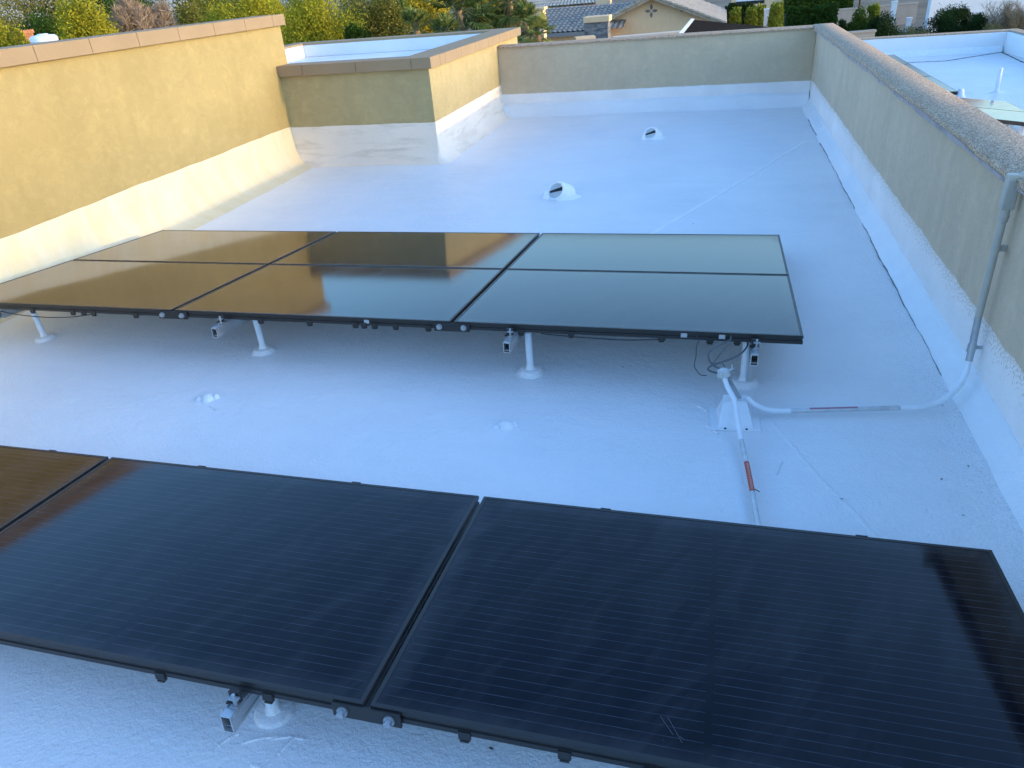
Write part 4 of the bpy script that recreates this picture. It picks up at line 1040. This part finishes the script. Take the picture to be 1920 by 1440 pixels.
def column(px, pyt, dist, wpx, mat, label, n=2500, group='clipped column shrubs by the tan house'):
    q = at(px, pyt, dist); w_ = wpx / FPX * dist / 2; H = q.z + 4
    r = thing('column_shrub', label, 'shrub', (q.x, q.y, -4), group=group)
    d = unit(n); t = rng.uniform(0, 1, n); rr = w_ * (.75 + .3 * np.sin(t * 3)) * rng.uniform(.6, 1.12, n)
    a = rng.uniform(0, 6.28, n); C = np.stack([np.cos(a) * rr, np.sin(a) * rr, t * H * .97 + rng.uniform(0, .25, n) * (rng.uniform(0, 1, n) < .3)], 1)
    up_ = unit(n); up_[:, 2] += 1.2
    P, F = quads(C, unit(n), up_, rng.uniform(.04, .09, n), rng.uniform(.08, .17, n)); npmesh('foliage', P, F, mat, r)
    MB().tube([(0, 0, 0), (0, 0, H * .8)], [.06, .03], 8).build('stem', M_bark, r)
column(1380, 17, 46, 20, L_lit, 'leftmost lime-tipped column shrub beside the pale tile roof edge')
column(1410, 15, 46, 22, L_lit, 'middle lime-tipped column shrub')
column(1427, 12, 46, 15, L_lit, 'thin lime-tipped column shrub left of the white gate pillar')
column(1457, 8, 44, 24, L_lit, 'brightest column shrub right of the white gate pillar', 3500)
hedge(1364, 1436, 17, 50, 48, L_dark, 'very dark hedge behind the column shrubs', 4000, .08, .6)
def pillar(px0, px1, pyt, dist, mat, label, name='gate_pillar', cat='pillar'):
    a, b = at(px0, pyt, dist), at(px1, pyt, dist); r = thing(name, label, cat, (a.x, a.y, -4)); w_ = b.x - a.x; H = a.z + 4
    MB().box(0, w_, 0, w_, 0, H - .1).build('shaft', mat, r, bevel=.01); MB().box(-.03, w_ + .03, -.03, w_ + .03, H - .099, H).build('cap', mat, r, bevel=.01)
pillar(1434, 1447, 17, 45, M_white, 'flat white pillar between the column shrubs')
pillar(1674, 1683, 2, 50, M_white, 'slim white post above the dark round shrub')
pillar(1702, 1710, 33, 46, M_white, 'short white post beside the sage green shrub')
bush(1618, 14, 46, 50, L_green, 'lime-crowned shrub beside the garden wall', 4500, .08, sq=1.6)
bush(1640, 2, 46.5, 24, L_lit, 'bright yellow-lit sprig tree over the lime-crowned shrub', 1800, .08, sq=1.5)
bush(1660, 22, 41, 80, L_dark, 'very dark round shrub right of the lime-crowned shrub', 6000, .07)
bush(1712, 42, 37, 60, L_sage, 'low domed sage green shrub in front of the dark shrubs', 5000, .05)
bush(1765, 16, 42, 80, L_dark, 'wide dark green shrub in the middle of the right-hand garden', 6000, .07)
bush(1805, 2, 43, 80, L_dark, 'tallest dark green shrub left of the white wall', 6500, .07, sq=1.4)
bush(1838, 24, 41, 45, L_dark, 'dark shrub at the foot of the white wall', 4000, .07)
bush(1585, 32, 52, 30, L_dark, 'bluish dark shrub against the grey garden wall', 2500, .07)
bush(1855, 40, 38, 60, L_sage, 'straggly grey-green shrub before the dry brown bush', 3000, .05)
wallbar('garden_wall', 'tall white wall behind the shrubs at the upper right', 'garden wall', at(1752, -30, 52), at(1960, -45, 52), .4, M_white)
tree('leafy_tree', 3.5, 82, 6.2, 6, L_dark, 'dark tree mass at the top edge above the right hedges', n=6000, leaf=.18, th=.2)
tree('leafy_tree', 12.5, 80, 5.6, 6, L_dark, 'dark tree at the top edge above the grey garden wall', n=6000, leaf=.18, th=.2)

# brick chimney stub at far left
q = at(45, 66, 26)
r = thing('brick_chimney', 'orange-red brick chimney stub among the trees at the far left', 'chimney', (q.x, q.y, -4))
M_brick = simple('orange brick', (.42, .17, .08), .9, var=.35, vs=9)
MB().box(-.22, .22, -.2, .2, 0, q.z + 4 + .05).build('shaft', M_brick, r); MB().box(-.26, .26, -.24, .24, q.z + 4.051, q.z + 4.16).build('cap', M_brick, r)

# ------------------------------------------------------------------ neighbours out to the right that throw the evening shade
def nhouse(x0, x1, y0, y1, zt, label):
    r = thing('neighbour_house', label, 'house', (x0, y0, -4), group='houses out to the right'); H = zt + 4
    MB().box(0, x1 - x0, .4, y1 - y0 - .4, 0, H - 1.2).build('wall', M_wallp, r)
    m_ = (x1 - x0) / 2
    rr = MB(); tiles(rr, (-.4, 0, H - 1.25), (-.4, y1 - y0, H - 1.25), (m_, 0, H), (m_, y1 - y0, H), int((y1 - y0) / .3), 12)
    tiles(rr, (x1 - x0 + .4, 0, H - 1.25), (x1 - x0 + .4, y1 - y0, H - 1.25), (m_, 0, H), (m_, y1 - y0, H), int((y1 - y0) / .3), 12)
    rr.build('roof', M_tile, r, smooth=50)
    MB().prism([(0, .42, H - 1.2), (m_, .42, H - .08), (x1 - x0, .42, H - 1.2)], (0, y1 - y0 - .84, 0)).build('gable', M_wallp, r)
nhouse(16, 26, -30, -5.75, 4.42, 'tile-roofed house standing right of the roof, out of the picture')
nhouse(42, 54, 38, 64, 1.3, 'unseen tile-roofed house added at the back right to shade the hedges')  # out of view, added to shade the hedges at the back right
